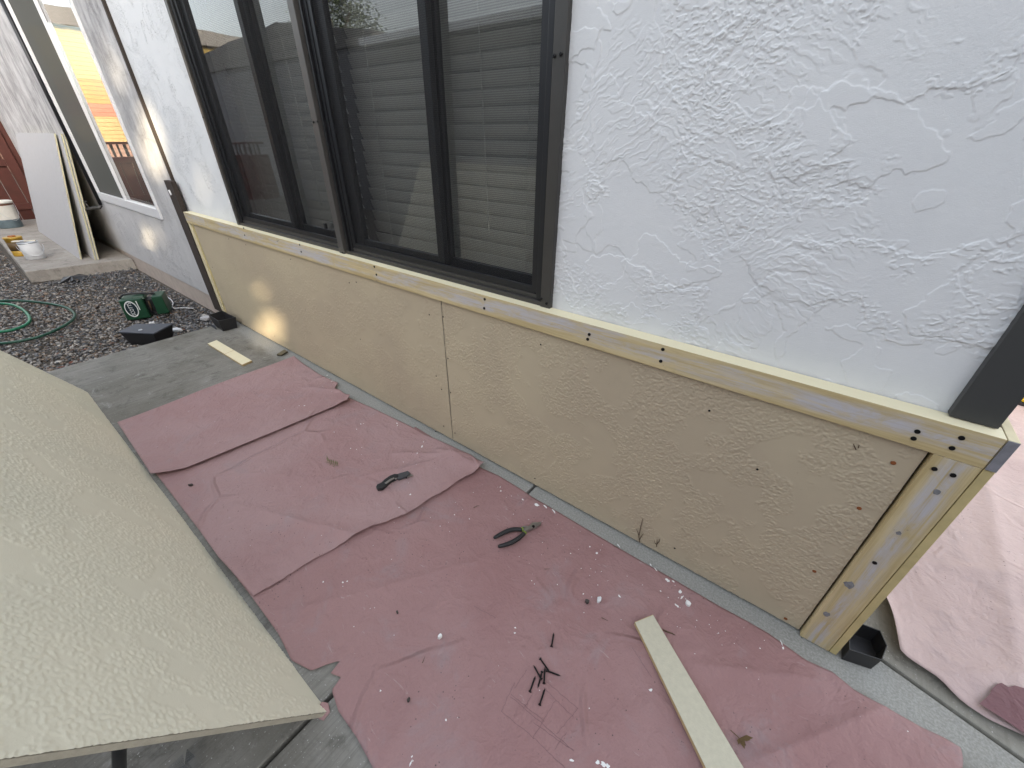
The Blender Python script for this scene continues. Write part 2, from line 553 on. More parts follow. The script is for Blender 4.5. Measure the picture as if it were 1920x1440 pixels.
MT = {}
MT['stucco'] = mk_stucco('white_stucco', (.71, .718, .728), (.58, .585, .595), .12)
_m = M('white_stucco_face', .85, 0, .25)
_m.color(_m.mix(_m.step(_m.noise(3.2, 5, .65, .4), .35, .7), (.68, .688, .70), (.65, .66, .675)))
_m.bump(_m.ma('ADD', _m.noise(420, 3, .6), _m.ma('MULTIPLY', _m.noise(110, 3, .6), .8)), .0006, .7)
MT['stucco_face'] = _m.m
MT['stucco_old'] = mk_stucco('weathered_stucco', (.55, .54, .54), (.22, .21, .215), .85, 1.1, 20)
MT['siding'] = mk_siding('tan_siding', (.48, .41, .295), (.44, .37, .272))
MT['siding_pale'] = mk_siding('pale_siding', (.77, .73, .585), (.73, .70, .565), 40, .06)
MT['siding_edge'] = plain('siding_edge', (.36, .33, .26), .9, 0, .2, 60, .002)
MT['trim_x'] = mk_trim('worn_trim_along', 'x')
MT['trim_z'] = mk_trim('worn_trim_upright', 'z')
MT['primer'] = plain('cream_primer', (.66, .58, .38), .7, 0, .15, 22, .001)
MT['yellow_primer'] = plain('yellow_primer', (.50, .41, .20), .75, 0, .25, 25)
MT['end_grain'] = plain('grey_end_grain', (.20, .20, .22), .8, 0, .4, 60, .001)
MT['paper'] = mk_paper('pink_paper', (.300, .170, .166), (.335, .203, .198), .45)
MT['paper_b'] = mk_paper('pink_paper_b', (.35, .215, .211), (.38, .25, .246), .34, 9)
MT['paper_lit'] = mk_paper('pink_paper_lit', (.50, .385, .37), (.56, .44, .42), .30, 17)  # same pink paper, stronger light round the corner put into its colour
MT['paper_dark'] = mk_paper('dark_paper', (.17, .085, .095), (.22, .12, .13), .2, 27)
MT['concrete'] = mk_concrete('patio_concrete', (.185, .175, .15), (.265, .255, .23), (.115, .107, .092))
MT['concrete_pale'] = mk_concrete('walk_concrete', (.26, .25, .22), (.34, .33, .29), (.17, .16, .13), False, 8)
MT['concrete_slab'] = mk_concrete('slab_concrete', (.30, .27, .24), (.38, .35, .31), (.20, .18, .16), False, 3)
MT['footing'] = plain('footing', (.46, .39, .34), .9, 0, .25, 12, .003)
MT['soil'] = plain('soil', (.10, .085, .07), .95, 0, .4, 14, .01)
MT['bronze'] = plain('bronze_aluminium', (.060, .057, .053), .42, .35, .2, 9)
MT['bronze_light'] = plain('bronze_aluminium_worn', (.095, .09, .086), .45, .35, .15, 9)
MT['black_frame'] = plain('black_frame', (.013, .0135, .016), .4, .2, .2, 9)
MT['charcoal'] = plain('charcoal_paint', (.042, .043, .043), .6, 0, .15, 8, .001)
MT['dark_wood'] = plain('dark_brown_wood', (.035, .024, .018), .75, 0, .4, 18, .002)
MT['vinyl'] = plain('white_vinyl', (.72, .72, .73), .4, 0, .05, 8)
MT['glass'] = mk_glass('window_glass', (.90, .91, .90), 1.5, 0, 4.2)
MT['glass_far'] = mk_glass('reflecting_glass', (.30, .32, .31), 1.5, 0, 1.6)
MT['screen'] = mk_screen('insect_mesh', (.035, .035, .036), .36)
MT['screen_far'] = mk_screen('insect_mesh_grey', (.13, .13, .12), .86)
MT['blind'] = plain('blind_slat', (.42, .42, .39), .55, 0, .05, 5)
MT['room'] = plain('dim_room', (.10, .10, .095), .9)
MT['black_metal'] = plain('black_screw_metal', (.012, .012, .013), .4, .6)
MT['black_plastic'] = plain('black_plastic', (.018, .018, .02), .45, 0, .25, 20)
MT['grey_plastic'] = plain('dark_grey_plastic', (.055, .060, .075), .55, 0, .2, 30)
MT['steel'] = plain('worn_steel', (.33, .32, .30), .38, .85, .35, 60)
MT['grip'] = plain('black_grip', (.016, .016, .017), .62, 0, .2, 40)
MT['lime'] = plain('lime_cuff', (.22, .30, .06), .6)
MT['rust'] = plain('rust', (.22, .07, .02), .9, 0, .4, 90)
MT['white_paint'] = plain('white_paint', (.80, .80, .79), .5, 0, .05, 40, .001)
MT['green_plastic'] = plain('green_plastic', (.010, .055, .026), .38, 0, .2, 14)
MT['logo_white'] = plain('logo_white', (.80, .82, .80), .5)
MT['logo_navy'] = plain('logo_dark', (.008, .022, .030), .5)
MT['hose'] = plain('green_hose', (.016, .16, .08), .4, 0, .25, 12)
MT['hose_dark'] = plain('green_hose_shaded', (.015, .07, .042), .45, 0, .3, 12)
MT['red_wood'] = plain('red_brown_wood', (.06, .010, .004), .7, 0, .35, 10, .002)
MT['board_grey'] = plain('grey_board_back', (.43, .42, .425), .85, 0, .08, 24, .001)
MT['board_edge'] = plain('cream_board_edge', (.55, .51, .34), .85, 0, .15, 40)
MT['batten'] = plain('primed_batten', (.52, .49, .38), .75, 0, .14, 85, .001)
MT['tan_edge'] = plain('tan_board_edge', (.50, .37, .20), .8, 0, .2, 50)
MT['cream'] = plain('cream_offcut', (.78, .71, .50), .75, 0, .08, 30)
MT['wood_brown'] = plain('brown_shim', (.13, .11, .065), .85, 0, .4, 60, .001)
MT['twig'] = plain('dry_twig', (.085, .055, .03), .85, 0, .3, 80)
MT['leaf'] = plain('dry_leaf', (.12, .075, .03), .8, 0, .35, 60)
MT['fern'] = plain('olive_leaflet', (.15, .135, .055), .7, 0, .3, 80)
MT['pencil'] = plain('pencil', (.16, .088, .095), .8, 0, .3, 200)
MT['dirt'] = plain('dirt_crumb', (.06, .05, .045), .9, 0, .4, 120)
MT['can_white'] = plain('white_can', (.66, .67, .68), .45, 0, .08, 30)
MT['can_metal'] = plain('can_metal', (.55, .56, .58), .35, .8, .2, 40)
MT['can_yellow'] = plain('yellow_can', (.42, .25, .025), .5, 0, .3, 18)
MT['can_brown'] = plain('brown_can_band', (.10, .060, .02), .55, 0, .4, 18)
MT['bucket'] = plain('old_white_bucket', (.62, .60, .55), .6, 0, .25, 9)
MT['bucket_grey'] = plain('bucket_grey_paint', (.11, .15, .17), .7, 0, .5, 20)
MT['bucket_dark'] = plain('bucket_paint_rim', (.13, .06, .04), .7, 0, .4, 30)
MT['bristle'] = plain('brush_bristle', (.62, .58, .48), .8, 0, .2, 60)
MT['grey_wall'] = plain('grey_siding_paint', (.15, .15, .16), .8, 0, .1, 4)
MT['roof'] = plain('grey_shingle', (.16, .15, .14), .9, 0, .4, 12, .006)
MT['clear'] = mk_glass('clear_plastic_film', (.80, .83, .88), 1.5, .15, 2.5)
MT['yellow'] = plain('yellow_plastic', (.70, .46, .02), .45)
MT['foliage'] = plain('foliage', (.055, .085, .03), .7, 0, .4, 3)
MT['bark'] = plain('bark', (.10, .075, .05), .9, 0, .3, 10)

# ------------------------------------------------------------------ ground
mb = MB().add([(-60, -60, -.075), (60, -60, -.075), (60, 60, -.075), (-60, 60, -.075)], [(0, 1, 2, 3)])
struct(mb.build('soil_ground', MT['soil']))

def flat_prism(name, pts, z0, z1, mat, bevel=0):
    o = MB().prism([(x, y, z0) for x, y in pts], [(x, y, z1) for x, y in pts]).build(name, mat, bevel=bevel)
    return struct(o)
gr1, gr2, gr3 = G(1690, 1262), G(1800, 1335), G(1920, 1425)
gdir = (gr3-gr1).normalized()
ga = gr1 - gdir*.25
gb = gr3 + gdir*1.6
flat_prism('patio', [(-3.55, -1.6), (-.654, -1.6), (-.654, 1.11), (-3.55, 1.11)], -.14, 0, MT['concrete'], .004)
flat_prism('patio', [(-.642, -1.6), (gb.x, -1.6), (gb.x, gb.y-.008), (ga.x, ga.y-.008), (ga.x, 1.11), (-.642, 1.11)], -.14, 0, MT['concrete'], .004)
flat_prism('walkway', [(ga.x, ga.y+.008), (gb.x, gb.y+.008), (gb.x, 9), (ga.x, 9)], -.14, -.004, MT['concrete_pale'], .006)
# raised slab in the far corner
flat_prism('concrete_slab', [(-6.36, .235), (-6.18, 1.06), (-10.6, 1.06), (-10.6, .30)], -.07, .05, MT['concrete_slab'], .008)
flat_prism('neighbour_yard', [(-60, -30), (-3.6, -30), (-3.6, -1.2), (-60, -1.2)], -.075, -.066, MT['soil'])

# gravel bed
def gravel():
    ico = bmesh.new()
    bmesh.ops.create_icosphere(ico, subdivisions=1, radius=1)
    bv = np.array([v.co[:] for v in ico.verts])
    bf = np.array([[v.index for v in f.verts] for f in ico.faces])
    ico.free()
    n = 36000
    xs = -3.57 - (rng.random(n)**1.35)*6.2
    ys = 1.03 - rng.random(n)*2.1
    keep = ~((xs < -6.15) & (ys > .22)) & ~((xs < -8) & (ys < -.4))
    xs, ys = xs[keep], ys[keep]
    n = len(xs)
    s = .0050 + .0068*rng.random(n)**1.6
    big = rng.random(n) < .05
    s[big] *= 1.7
    sc = np.stack([s*(.8+.7*rng.random(n)), s*(.7+.5*rng.random(n)), s*(.45+.4*rng.random(n))], 1)
    an = rng.random(n)*6.283
    tl = (rng.random(n)-.5)*1.0
    jit = 1+.22*(rng.random((n, len(bv), 1))-.5)*2
    v = bv[None]*jit*sc[:, None, :]
    ct, st = np.cos(tl)[:, None], np.sin(tl)[:, None]
    y2, z2 = v[:, :, 1]*ct-v[:, :, 2]*st, v[:, :, 1]*st+v[:, :, 2]*ct
    ca, sa = np.cos(an)[:, None], np.sin(an)[:, None]
    x3, y3 = v[:, :, 0]*ca-y2*sa, v[:, :, 0]*sa+y2*ca
    zz = -.058 + rng.random(n)*.016 + .012*np.sin(xs*2.1+ys*3)
    out = np.stack([x3+xs[:, None], y3+ys[:, None], z2+zz[:, None]], 2).reshape(-1, 3)
    fs = (bf[None]+(np.arange(n)*len(bv))[:, None, None]).reshape(-1, 3)
    me = bpy.data.meshes.new('gravel')
    me.vertices.add(len(out)); me.vertices.foreach_set('co', out.ravel())
    me.loops.add(fs.size); me.loops.foreach_set('vertex_index', fs.ravel())
    me.polygons.add(len(fs)); me.polygons.foreach_set('loop_start', np.arange(len(fs))*3)
    me.polygons.foreach_set('loop_total', np.full(len(fs), 3))
    me.update()
    pal = np.array([(.10, .105, .115), (.16, .16, .165), (.22, .21, .20), (.30, .27, .24), (.20, .155, .12), (.40, .38, .35), (.055, .055, .06), (.15, .09, .065)])
    # slate grey by the wall, browner mixed river gravel further out
    wall = np.clip((ys-.30+.25*np.sin(xs*1.7))/.5, 0, 1)
    pw = np.array([.34, .26, .12, .05, .06, .04, .12, .01])
    pf = np.array([.10, .15, .20, .17, .19, .09, .06, .02])
    cum = np.cumsum(pw[None]*wall[:, None]+pf[None]*(1-wall[:, None]), 1)
    idx = (rng.random(n)[:, None]*cum[:, -1:] > cum).sum(1).clip(0, 7)
    colr = pal[idx]*(.9+.7*rng.random((n, 1)))
    ca_ = np.concatenate([np.repeat(colr, len(bv), 0), np.ones((n*len(bv), 1))], 1)
    at = me.color_attributes.new('stone', 'FLOAT_COLOR', 'POINT')
    at.data.foreach_set('color', ca_.ravel())
    m = M('gravel_stone', .85, 0, .3)
    a = m.N('ShaderNodeAttribute')
    a.attribute_name = 'stone'
    m.color(m.mix(m.ma('MULTIPLY', m.noise(160, 3), .5), a.outputs['Color'], (.05, .045, .04)))
    me.materials.append(m.m)
    o = bpy.data.objects.new('gravel', me)
    COL.objects.link(o)
    struct(o, 'stuff')
gravel()

# fallen leaf bits among the gravel
mb = MB()
for i in range(60):
    x, y = -3.6-random.random()**1.5*3.5, .95-random.random()*1.3
    if x < -6.1 and y > .2:
        continue
    a, l, w = random.random()*6.28, random.uniform(.012, .03), random.uniform(.005, .01)
    u, v = Vector((math.cos(a), math.sin(a), random.uniform(-.25, .25))), Vector((-math.sin(a), math.cos(a), random.uniform(-.4, .4)))
    c = Vector((x, y, -.030))
    mb.add([c-u*l, c+v*w, c+u*l, c-v*w, c+Vector((0, 0, -.004))], [(0, 3, 4), (3, 2, 4), (2, 1, 4), (1, 0, 4)])
struct(mb.build('leaf_litter', plain('red_brown_leaf', (.15, .055, .035), .8, 0, .5, 8)), 'stuff')

# ------------------------------------------------------------------ the house
YN, YL = 1.068, 1.055            # faces of the white wall and of the older wall
TOP = 2.75
WX0, WX1, WZ0, WZ1 = -2.90, -.640, .70, 2.35     # big window opening
LX0, LX1, LZ0, LZ1 = -6.25, -4.38, .655, 2.45    # far window opening
house = thing('stucco_house', 'white textured stucco house wall behind the tan skirting, with two windows', 'house', (-2, YN, 0))
mb = MB()
mb.box(-3.80, YN, 0, WX0, 1.25, TOP)
mb.box(WX1, YN+.003, 0, .36, 1.25, TOP)
mb.box(WX0, YN, 0, WX1, 1.25, WZ0)
mb.box(WX0, YN, WZ1, WX1, 1.25, TOP)
nw = mb.build('stucco_wall', MT['stucco'], house)
relief_sheet('stucco_face', np.linspace(WX1-.01, .334, 740), np.concatenate([np.linspace(.70, 1.80, 850), np.linspace(1.81, TOP, 100)]),
             lambda u, v: stucco_relief(u, v, 7), lambda u, v, h: (u, YN-.0008-h, v), MT['stucco_face'], house)
mb = MB().box(.21, 1.25, 0, .36, 8, TOP)
mb.build('side_wall', MT['stucco'], house)
mb = MB()
mb.box(-10.6, YL, .10, LX0, 1.25, TOP)
mb.box(LX1, YL, .10, -3.803, 1.25, TOP)
mb.box(LX0, YL, .10, LX1, 1.25, LZ0)
mb.box(LX0, YL, LZ1, LX1, 1.25, TOP)
lw = mb.build('stucco_wall', MT['stucco_old'], house)
lw['label'] = 'older greyer stucco wall with water stains'
MB().box(-10.6, YL+.012, -.10, -3.69, 1.24, .098).build('footing', MT['footing'], house, bevel=.004)
MB().box(-3.812, YL-.004, .10, -3.790, YL+.02, TOP).build('joint_strip', MT['dark_wood'], house)
# roof overhang well above the picture
MB().box(-11, 1.0, TOP, .45, 8, TOP+.2).build('roof', MT['roof'], house)
# dim rooms behind the glass
mb = MB()
mb.box(-3.6, 2.9, 0, -.1, 3.0, TOP-.01)
mb.box(-3.6, 1.26, .01, -3.5, 2.9, TOP-.01)
mb.box(-.2, 1.26, .01, -.1, 2.9, TOP-.01)
mb.box(-3.5, 1.26, .02, -.2, 2.9, .3)
mb.box(-3.5, 1.26, 2.6, -.2, 2.9, 2.7)
mb.box(-7, 1.9, .01, -3.7, 2.0, TOP-.01)
mb.build('interior_lining', MT['room'], house)
# charcoal corner board
mb = MB().box(.307, YN-.022, .787, .377, YN, TOP)
mb.box(.36, YN, .787, .377, YN+.08, TOP)
cb = mb.build('corner_board', MT['charcoal'], house, bevel=.002)

# big sliding window: bronze frame, dark sashes and mesh screens
FY = YN-.020
mb = MB()
mb.box(WX0, FY, .742, WX0+.030, YN+.10, WZ1)
mb.box(WX1-.036, FY, .742, WX1, YN+.10, WZ1)
mb.box(WX0+.030, FY+.004, .742, WX1-.036, YN+.10, .800)
mb.box(WX0+.030, FY+.004, WZ1-.06, WX1-.036, YN+.10, WZ1)
mb.box(WX0+.030, FY+.016, .800, WX1-.036, YN+.09, .815)
win = mb.build('window', MT['bronze'], house, bevel=.002)
for xa, xb in ((WX0+.031, WX0+.058), (WX1-.060, WX1-.042)):
    MB().box(xa, FY+.010, .803, xb, YN+.09, WZ1-.061).build('side_track', MT['black_frame'], win, bevel=.002)
win['label'] = 'wide dark bronze sliding window with mesh screens'
mb = MB().box(-1.806, FY-.006, .745, -1.766, YN+.08, WZ1-.06)
mb.build('mullion', MT['bronze_light'], win, bevel=.002)
mb = MB().box(-1.764, FY+.012, .80, -1.750, YN+.08, WZ1-.06)
mb.box(-1.748, FY+.004, .80, -1.738, YN+.08, WZ1-.06)
mb.box(-1.736, FY+.014, .80, -1.720, YN+.08, WZ1-.06)
mb.build('mullion_stop', MT['black_frame'], win, bevel=.0015)
def sash(x0, x1, y0, wl, wr, wb, mat):
    m_ = MB()
    m_.box(x0, y0, .815, x0+wl, y0+.022, WZ1-.06)
    m_.box(x1-wr, y0, .815, x1, y0+.022, WZ1-.06)
    m_.box(x0+wl, y0+.002, .815, x1-wr, y0+.022, .815+wb)
    m_.box(x0+wl, y0+.002, WZ1-.06-wb, x1-wr, y0+.022, WZ1-.06)
    return m_.build('sash', mat, win, bevel=.002)
S1, S2 = YN+.012, YN+.046
sash(-2.838, -2.245, S1, .07, .035, .045, MT['black_frame'])
sash(-2.300, -1.812, S2, .07, .02, .04, MT['black_frame'])
sash(-1.722, -1.140, S1, .075, .035, .045, MT['black_frame'])
sash(-1.210, -.700, S2, .070, .02, .04, MT['black_frame'])
for x0, x1, y in ((-2.768, -2.280, S1+.012), (-2.230, -1.832, S2+.012), (-1.647, -1.175, S1+.012), (-1.140, -.720, S2+.012)):
    MB().add([(x0, y, .835), (x1, y, .835), (x1, y, WZ1-.08), (x0, y, WZ1-.08)], [(0, 1, 2, 3)]).build('pane', MT['glass'], win)
for x0, x1 in ((-2.838, -1.814), (-1.720, -.702)):
    m_ = MB()
    y = FY+.018
    m_.box(x0, y, .817, x0+.022, y+.010, WZ1-.062)
    m_.box(x1-.022, y, .817, x1, y+.010, WZ1-.062)
    m_.box(x0+.022, y, .817, x1-.022, y+.010, .838)
    m_.box(x0+.022, y, WZ1-.084, x1-.022, y+.010, WZ1-.062)
    m_.build('screen_frame', MT['black_frame'], win, bevel=.0015)
    MB().add([(x0+.022, y+.005, .838), (x1-.022, y+.005, .838), (x1-.022, y+.005, WZ1-.084), (x0+.022, y+.005, WZ1-.084)], [(0, 1, 2, 3)]).build('insect_screen', MT['screen'], win)
first = None
for x, z in ((-.652, 1.424), (-.670, 1.422), (-1.762, 1.30), (-1.792, 1.298), (-.652, .800), (-2.885, 1.33), (-1.778, .79), (-.672, .812)):
    if first is None:
        first = MB().lathe((0, 0, 0), [(.0045, 0), (.0045, -.002), (.003, -.0035)], 10, (0, 1, 0)).build('screw', MT['black_metal'], win)
        sc_ = first
    else:
        sc_ = first.copy(); COL.objects.link(sc_)
    sc_.matrix_parent_inverse = Matrix.Identity(4)
    sc_.location = Vector((x, FY-.001-(.006 if x > -1.82 and x < -1.7 else 0), z))
MB().box(-2.004, S2-.012, .86, -1.988, S2, .885).build('latch', MT['black_frame'], win, bevel=.002)

# far white window
FYL = YL-.014
mb = MB()
mb.box(LX0, FYL, LZ0, LX0+.03, YL+.09, LZ1)
mb.box(LX1-.03, FYL, LZ0, LX1, YL+.09, LZ1)
mb.box(LX0+.03, FYL, LZ0, LX1-.03, YL+.09, LZ0+.075)
mb.box(LX0+.03, FYL, LZ1-.07, LX1-.03, YL+.09, LZ1)
lwin = mb.build('window', MT['vinyl'], house, bevel=.004)
lwin['label'] = 'white vinyl window mirroring a sunlit yellow wall'
MB().box(-5.31, FYL+.004, LZ0+.075, -5.285, YL+.012, LZ1-.07).build('meeting_rail', MT['vinyl'], lwin, bevel=.003)
MB().add([(LX0+.03, YL+.013, LZ0+.075), (-5.31, YL+.013, LZ0+.075), (-5.31, YL+.013, LZ1-.07), (LX0+.03, YL+.013, LZ1-.07)], [(0, 1, 2, 3)]).build('pane', MT['glass_far'], lwin)
MB().add([(-5.285, YL+.013, LZ0+.075), (LX1-.03, YL+.013, LZ0+.075), (LX1-.03, YL+.013, LZ1-.07), (-5.285, YL+.013, LZ1-.07)], [(0, 1, 2, 3)]).build('pane', MT['glass_far'], lwin)
MB().add([(LX0+.03, YL+.008, LZ0+.075), (-5.31, YL+.008, LZ0+.075), (-5.31, YL+.008, LZ1-.07), (LX0+.03, YL+.008, LZ1-.07)], [(0, 1, 2, 3)]).build('insect_screen', MT['screen_far'], lwin)

# ------------------------------------------------------------------ blinds inside the big window
def blind(x0, x1, label):
    b = thing('venetian_blind', label, 'blind', ((x0+x1)/2, 1.21, .83))
    m_ = MB()
    tilt = R(71.5)
    nsl = 32
    for i in range(nsl):
        z = .845 + i*.0465
        if z > 2.28:
            break
        tt = tilt + random.uniform(-.008, .008)
        dy, dz = math.cos(tt)*.0255, math.sin(tt)*.0255
        sag = random.uniform(-.002, .002)
        # gently crowned slat, outer edge raised
        pr = []
        for k in range(5):
            s_ = -1+k*.5
            cr = .0022*(1-s_*s_)
            pr.append((1.205 - dy*s_ - cr*math.sin(tt), z+dz*s_ - cr*math.cos(tt)))
        lo = [(x0, a_, b_+sag) for a_, b_ in pr] + [(x0, a_+.0022, b_+sag+.0012) for a_, b_ in reversed(pr)]
        hi = [(x1, a_, b_-sag) for a_, b_ in pr] + [(x1, a_+.0022, b_-sag+.0012) for a_, b_ in reversed(pr)]
        m_.prism(lo, hi)
    m_.build('slats', MT['blind'], b)
    MB().box(x0, 1.185, .802, x1, 1.225, .818).build('bottom_rail', MT['blind'], b, bevel=.003)
    m_ = MB()
    for q in (.14, .5, .86):
        xx = x0+(x1-x0)*q
        m_.tube([(xx, 1.178, .81), (xx, 1.178, 2.3)], .0013, 6)
        m_.tube([(xx+.004, 1.232, .81), (xx+.004, 1.232, 2.3)], .0013, 6)
    m_.build('ladder_cord', MT['blind'], b)
    MB().tube([(x1-.36, 1.172, 2.3), (x1-.33, 1.166, 1.7), (x1-.30, 1.168, .95)], .0022, 6).build('tilt_wand', MT['blind'], b)
    return b
blind(-2.82, -1.80, 'dim venetian blind behind the left half of the dark window')
blind(-1.72, -.69, 'pale slatted venetian blind with open lower slats behind the right half of the dark window')

# ------------------------------------------------------------------ skirting along the wall
SK = thing('wall_skirting', 'tan textured panel skirting framed in worn cream boards along the white wall', 'skirting', (-1.7, 1.03, 0))
YF = 1.016
def panel(x0, x1, step, seed):
    o = relief_sheet('panel', np.linspace(x0, x1, int((x1-x0)/step)), np.linspace(.012, .716, int(.704/step)),
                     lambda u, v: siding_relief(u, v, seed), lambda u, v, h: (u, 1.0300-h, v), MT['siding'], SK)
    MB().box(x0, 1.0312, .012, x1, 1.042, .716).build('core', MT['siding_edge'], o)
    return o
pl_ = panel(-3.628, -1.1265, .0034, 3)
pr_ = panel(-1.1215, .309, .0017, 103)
MB().box(-3.66, 1.0425, .0, .355, 1.066, .76).build('backing_board', MT['dark_wood'], SK)
MB().box(-3.690, YF, .7125, .3855, 1.064, .785).build('top_rail', MT['trim_x'], SK, bevel=.0015)
MB().box(.3145, YF+.001, .004, .3855, 1.06, .7115).build('corner_stile', MT['trim_z'], SK, bevel=.0015)
MB().box(.3872, YF+.001, .7125, .4035, 2.6, .785).build('side_rail', MT['primer'], SK, bevel=.0015)
MB().box(.3872, YF-.0015, .7135, .4025, YF+.001, .784).build('rail_end', MT['end_grain'], SK)
MB().box(.3872, YF+.002, .004, .4035, 1.09, .7115).build('side_stile', MT['yellow_primer'], SK, bevel=.0015)
MB().box(.361, 1.092, .012, .375, 2.6, .7115).build('side_panel', MT['siding'], SK)
MB().box(-3.690, YF+.003, .004, -3.650, 1.06, .7115).build('end_stile', MT['primer'], SK, bevel=.0015)
MB().box(-3.648, YF+.010, .012, -3.630, 1.04, .7115).build('caulk_strip', MT['yellow_primer'], SK, bevel=.002)
# screw heads, in pairs along the rail
spots = [(-2.93, YF), (-2.29, YF), (-1.62, YF), (-.905, YF), (-.40, YF), (-.157, YF)]
heads = []
for px, py in ((457, 428), (459, 441), (562, 459), (565, 472), (702, 500), (706, 515), (909, 561), (908, 578), (1105, 627), (1102, 636), (1243, 655), (1239, 677), (1720, 809), (1713, 822), (1803, 821), (1785, 840), (1752, 879), (1787, 891)):
    heads.append(W(px, py, YF))
for px, py in ((1502, 1197), (1518, 1208), (1640, 1055)):
    heads.append(W(px, py, YF+.001))
base = MB().lathe((0, 0, 0), [(.0048, .0006), (.0048, -.0012), (.0028, -.0016)], 12, (0, 1, 0)).build('screw', MT['black_metal'], SK)
for i, h in enumerate(heads):
    s_ = base if i == 0 else base.copy()
    if i:
        COL.objects.link(s_)
    s_.matrix_parent_inverse = Matrix.Identity(4)
    s_.location = h - Vector(SK.location) + Vector((0, -.0004, 0))
# small nail heads sunk in the sheets, a few rusting by the corner
nb = None
for px, py in ((429, 448), (461, 459), (545, 486), (655, 530), (668, 529), (398, 501), (573, 581), (676, 636), (805, 590), (831, 594), (1014, 646), (840, 672), (818, 705), (828, 730), (845, 736), (832, 799), (853, 812), (817, 809), (1003, 897), (1066, 950), (1265, 1028), (515, 630), (1330, 770), (1420, 880)):
    p = W(px, py, 1.0285)
    par = pl_ if p.x < -1.124 else pr_
    if nb is None:
        nb = MB().lathe((0, 0, 0), [(.0032, .0004), (.0032, -.0008), (.002, -.0012)], 8, (0, 1, 0)).build('nail', MT['black_metal'], par)
        n_ = nb
    else:
        n_ = nb.copy(); COL.objects.link(n_); n_.parent = par
    n_.matrix_parent_inverse = Matrix.Identity(4)
    n_.location = p
rb = None
for px, py in ((1675, 868), (1611, 953), (1527, 1071), (1473, 1160)):
    p = W(px, py, 1.0285)
    if rb is None:
        rb = MB().lathe((0, 0, 0), [(.0048, .0004), (.0048, -.0008), (.003, -.0012)], 10, (0, 1, 0)).build('rusty_nail', MT['rust'], pr_)
        n_ = rb
    else:
        n_ = rb.copy(); COL.objects.link(n_); n_.parent = pr_
    n_.matrix_parent_inverse = Matrix.Identity(4)
    n_.location = p
# dead ivy tendrils still clinging to the sheet
m_ = MB()
def tend(pts, r=.0011):
    m_.tube([W(x, y, 1.0275) for x, y in pts], [r]*(len(pts)-1)+[r*.5], 6)
tend([(1199, 1017), (1198, 1005), (1201, 990), (1205, 973)], .0013)
tend([(1198, 1005), (1196, 998), (1193, 992)])
tend([(1199, 1012), (1203, 1005), (1207, 1000)])
tend([(1231, 1025), (1232, 1018), (1232, 1010)], .0013)
tend([(1232, 1022), (1228, 1018), (1227, 1013)])
tend([(1232, 1020), (1236, 1015), (1236, 1010)])
tend([(1605, 843), (1602, 837), (1600, 832)])
tend([(1609, 840), (1611, 834)])
m_.build('ivy_tendril', MT['twig'], pr_)
# knots on the corner stile
m_ = MB()
for px, py, r_ in ((1592, 1097, .011), (1550, 1151, .008), (1757, 922, .006), (1685, 1000, .005)):
    c = W(px, py, YF+.0005)
    ring = [(c.x+math.cos(a)*r_*random.uniform(.75, 1.1), c.y, c.z+math.sin(a)*r_*random.uniform(.8, 1.4)) for a in [k*.524 for k in range(12)]]
    m_.prism([(x, y-.0006, z) for x, y, z in ring], [(x, y+.001, z) for x, y, z in ring])
m_.build('knot', plain('grey_knot', (.20, .20, .21), .85, 0, .6, 160, .002), SK)

# dark post board left of the skirting
o = MB().box(-3.865, 1.022, .02, -3.725, 1.052, .975).build('post_board', MT['dark_wood'], bevel=.003)
tag(o, 'dark brown upright board at the left end of the tan skirting', 'board')
MB().tube([(-3.815, 1.018, .915), (-3.805, 1.018, .885)], .006, 8).build('hinge_mark', MT['vinyl'], o)
o.children[0].matrix_parent_inverse = Matrix.Identity(4)

# ------------------------------------------------------------------ outdoor tap and its pipe
fc = thing('outdoor_tap', 'small bronze outdoor tap under a thin dark pipe left of the white window', 'tap', (-6.30, YL, .58))
MB().tube([(-6.285, YL-.022, TOP), (-6.300, YL-.022, .60)], .016, 8).build('pipe', MT['black_frame'], fc, True)
MB().tube([(-6.300, YL-.02, .60), (-6.30, YL-.04, .575), (-6.33, YL-.08, .575), (-6.40, YL-.13, .56), (-6.42, YL-.14, .51)], .016, 8).build('spout', MT['bronze'], fc, True)
m_ = MB()
m_.tube([(-6.37, YL-.11, .57), (-6.40, YL-.12, .63)], .006, 6)
m_.tube([(-6.44, YL-.13, .63), (-6.36, YL-.11, .635)], .008, 8)
m_.build('handle', MT['bronze'], fc, True)

# ------------------------------------------------------------------ pink paper on the patio
def lerp_poly(pts, t):
    for (a, va), (b, vb) in zip(pts, pts[1:]):
        if t <= b:
            return va + (vb-va)*((t-a)/(b-a) if b > a else 0)
    return pts[-1][1]

def creases(x, y, segs):
    h = 0
    for (ax, ay, bx, by, wd, hh) in segs:
        dx, dy = bx-ax, by-ay
        L = math.hypot(dx, dy)
        t = ((x-ax)*dx+(y-ay)*dy)/L/L
        if t < -.15 or t > 1.15:
            continue
        d = abs((x-ax)*dy-(y-ay)*dx)/L
        e = max(0, 1-abs(t-.5)*2/1.3)
        h += 1.9*hh*math.exp(-(d/wd))*min(1, e*2.5)
    return h

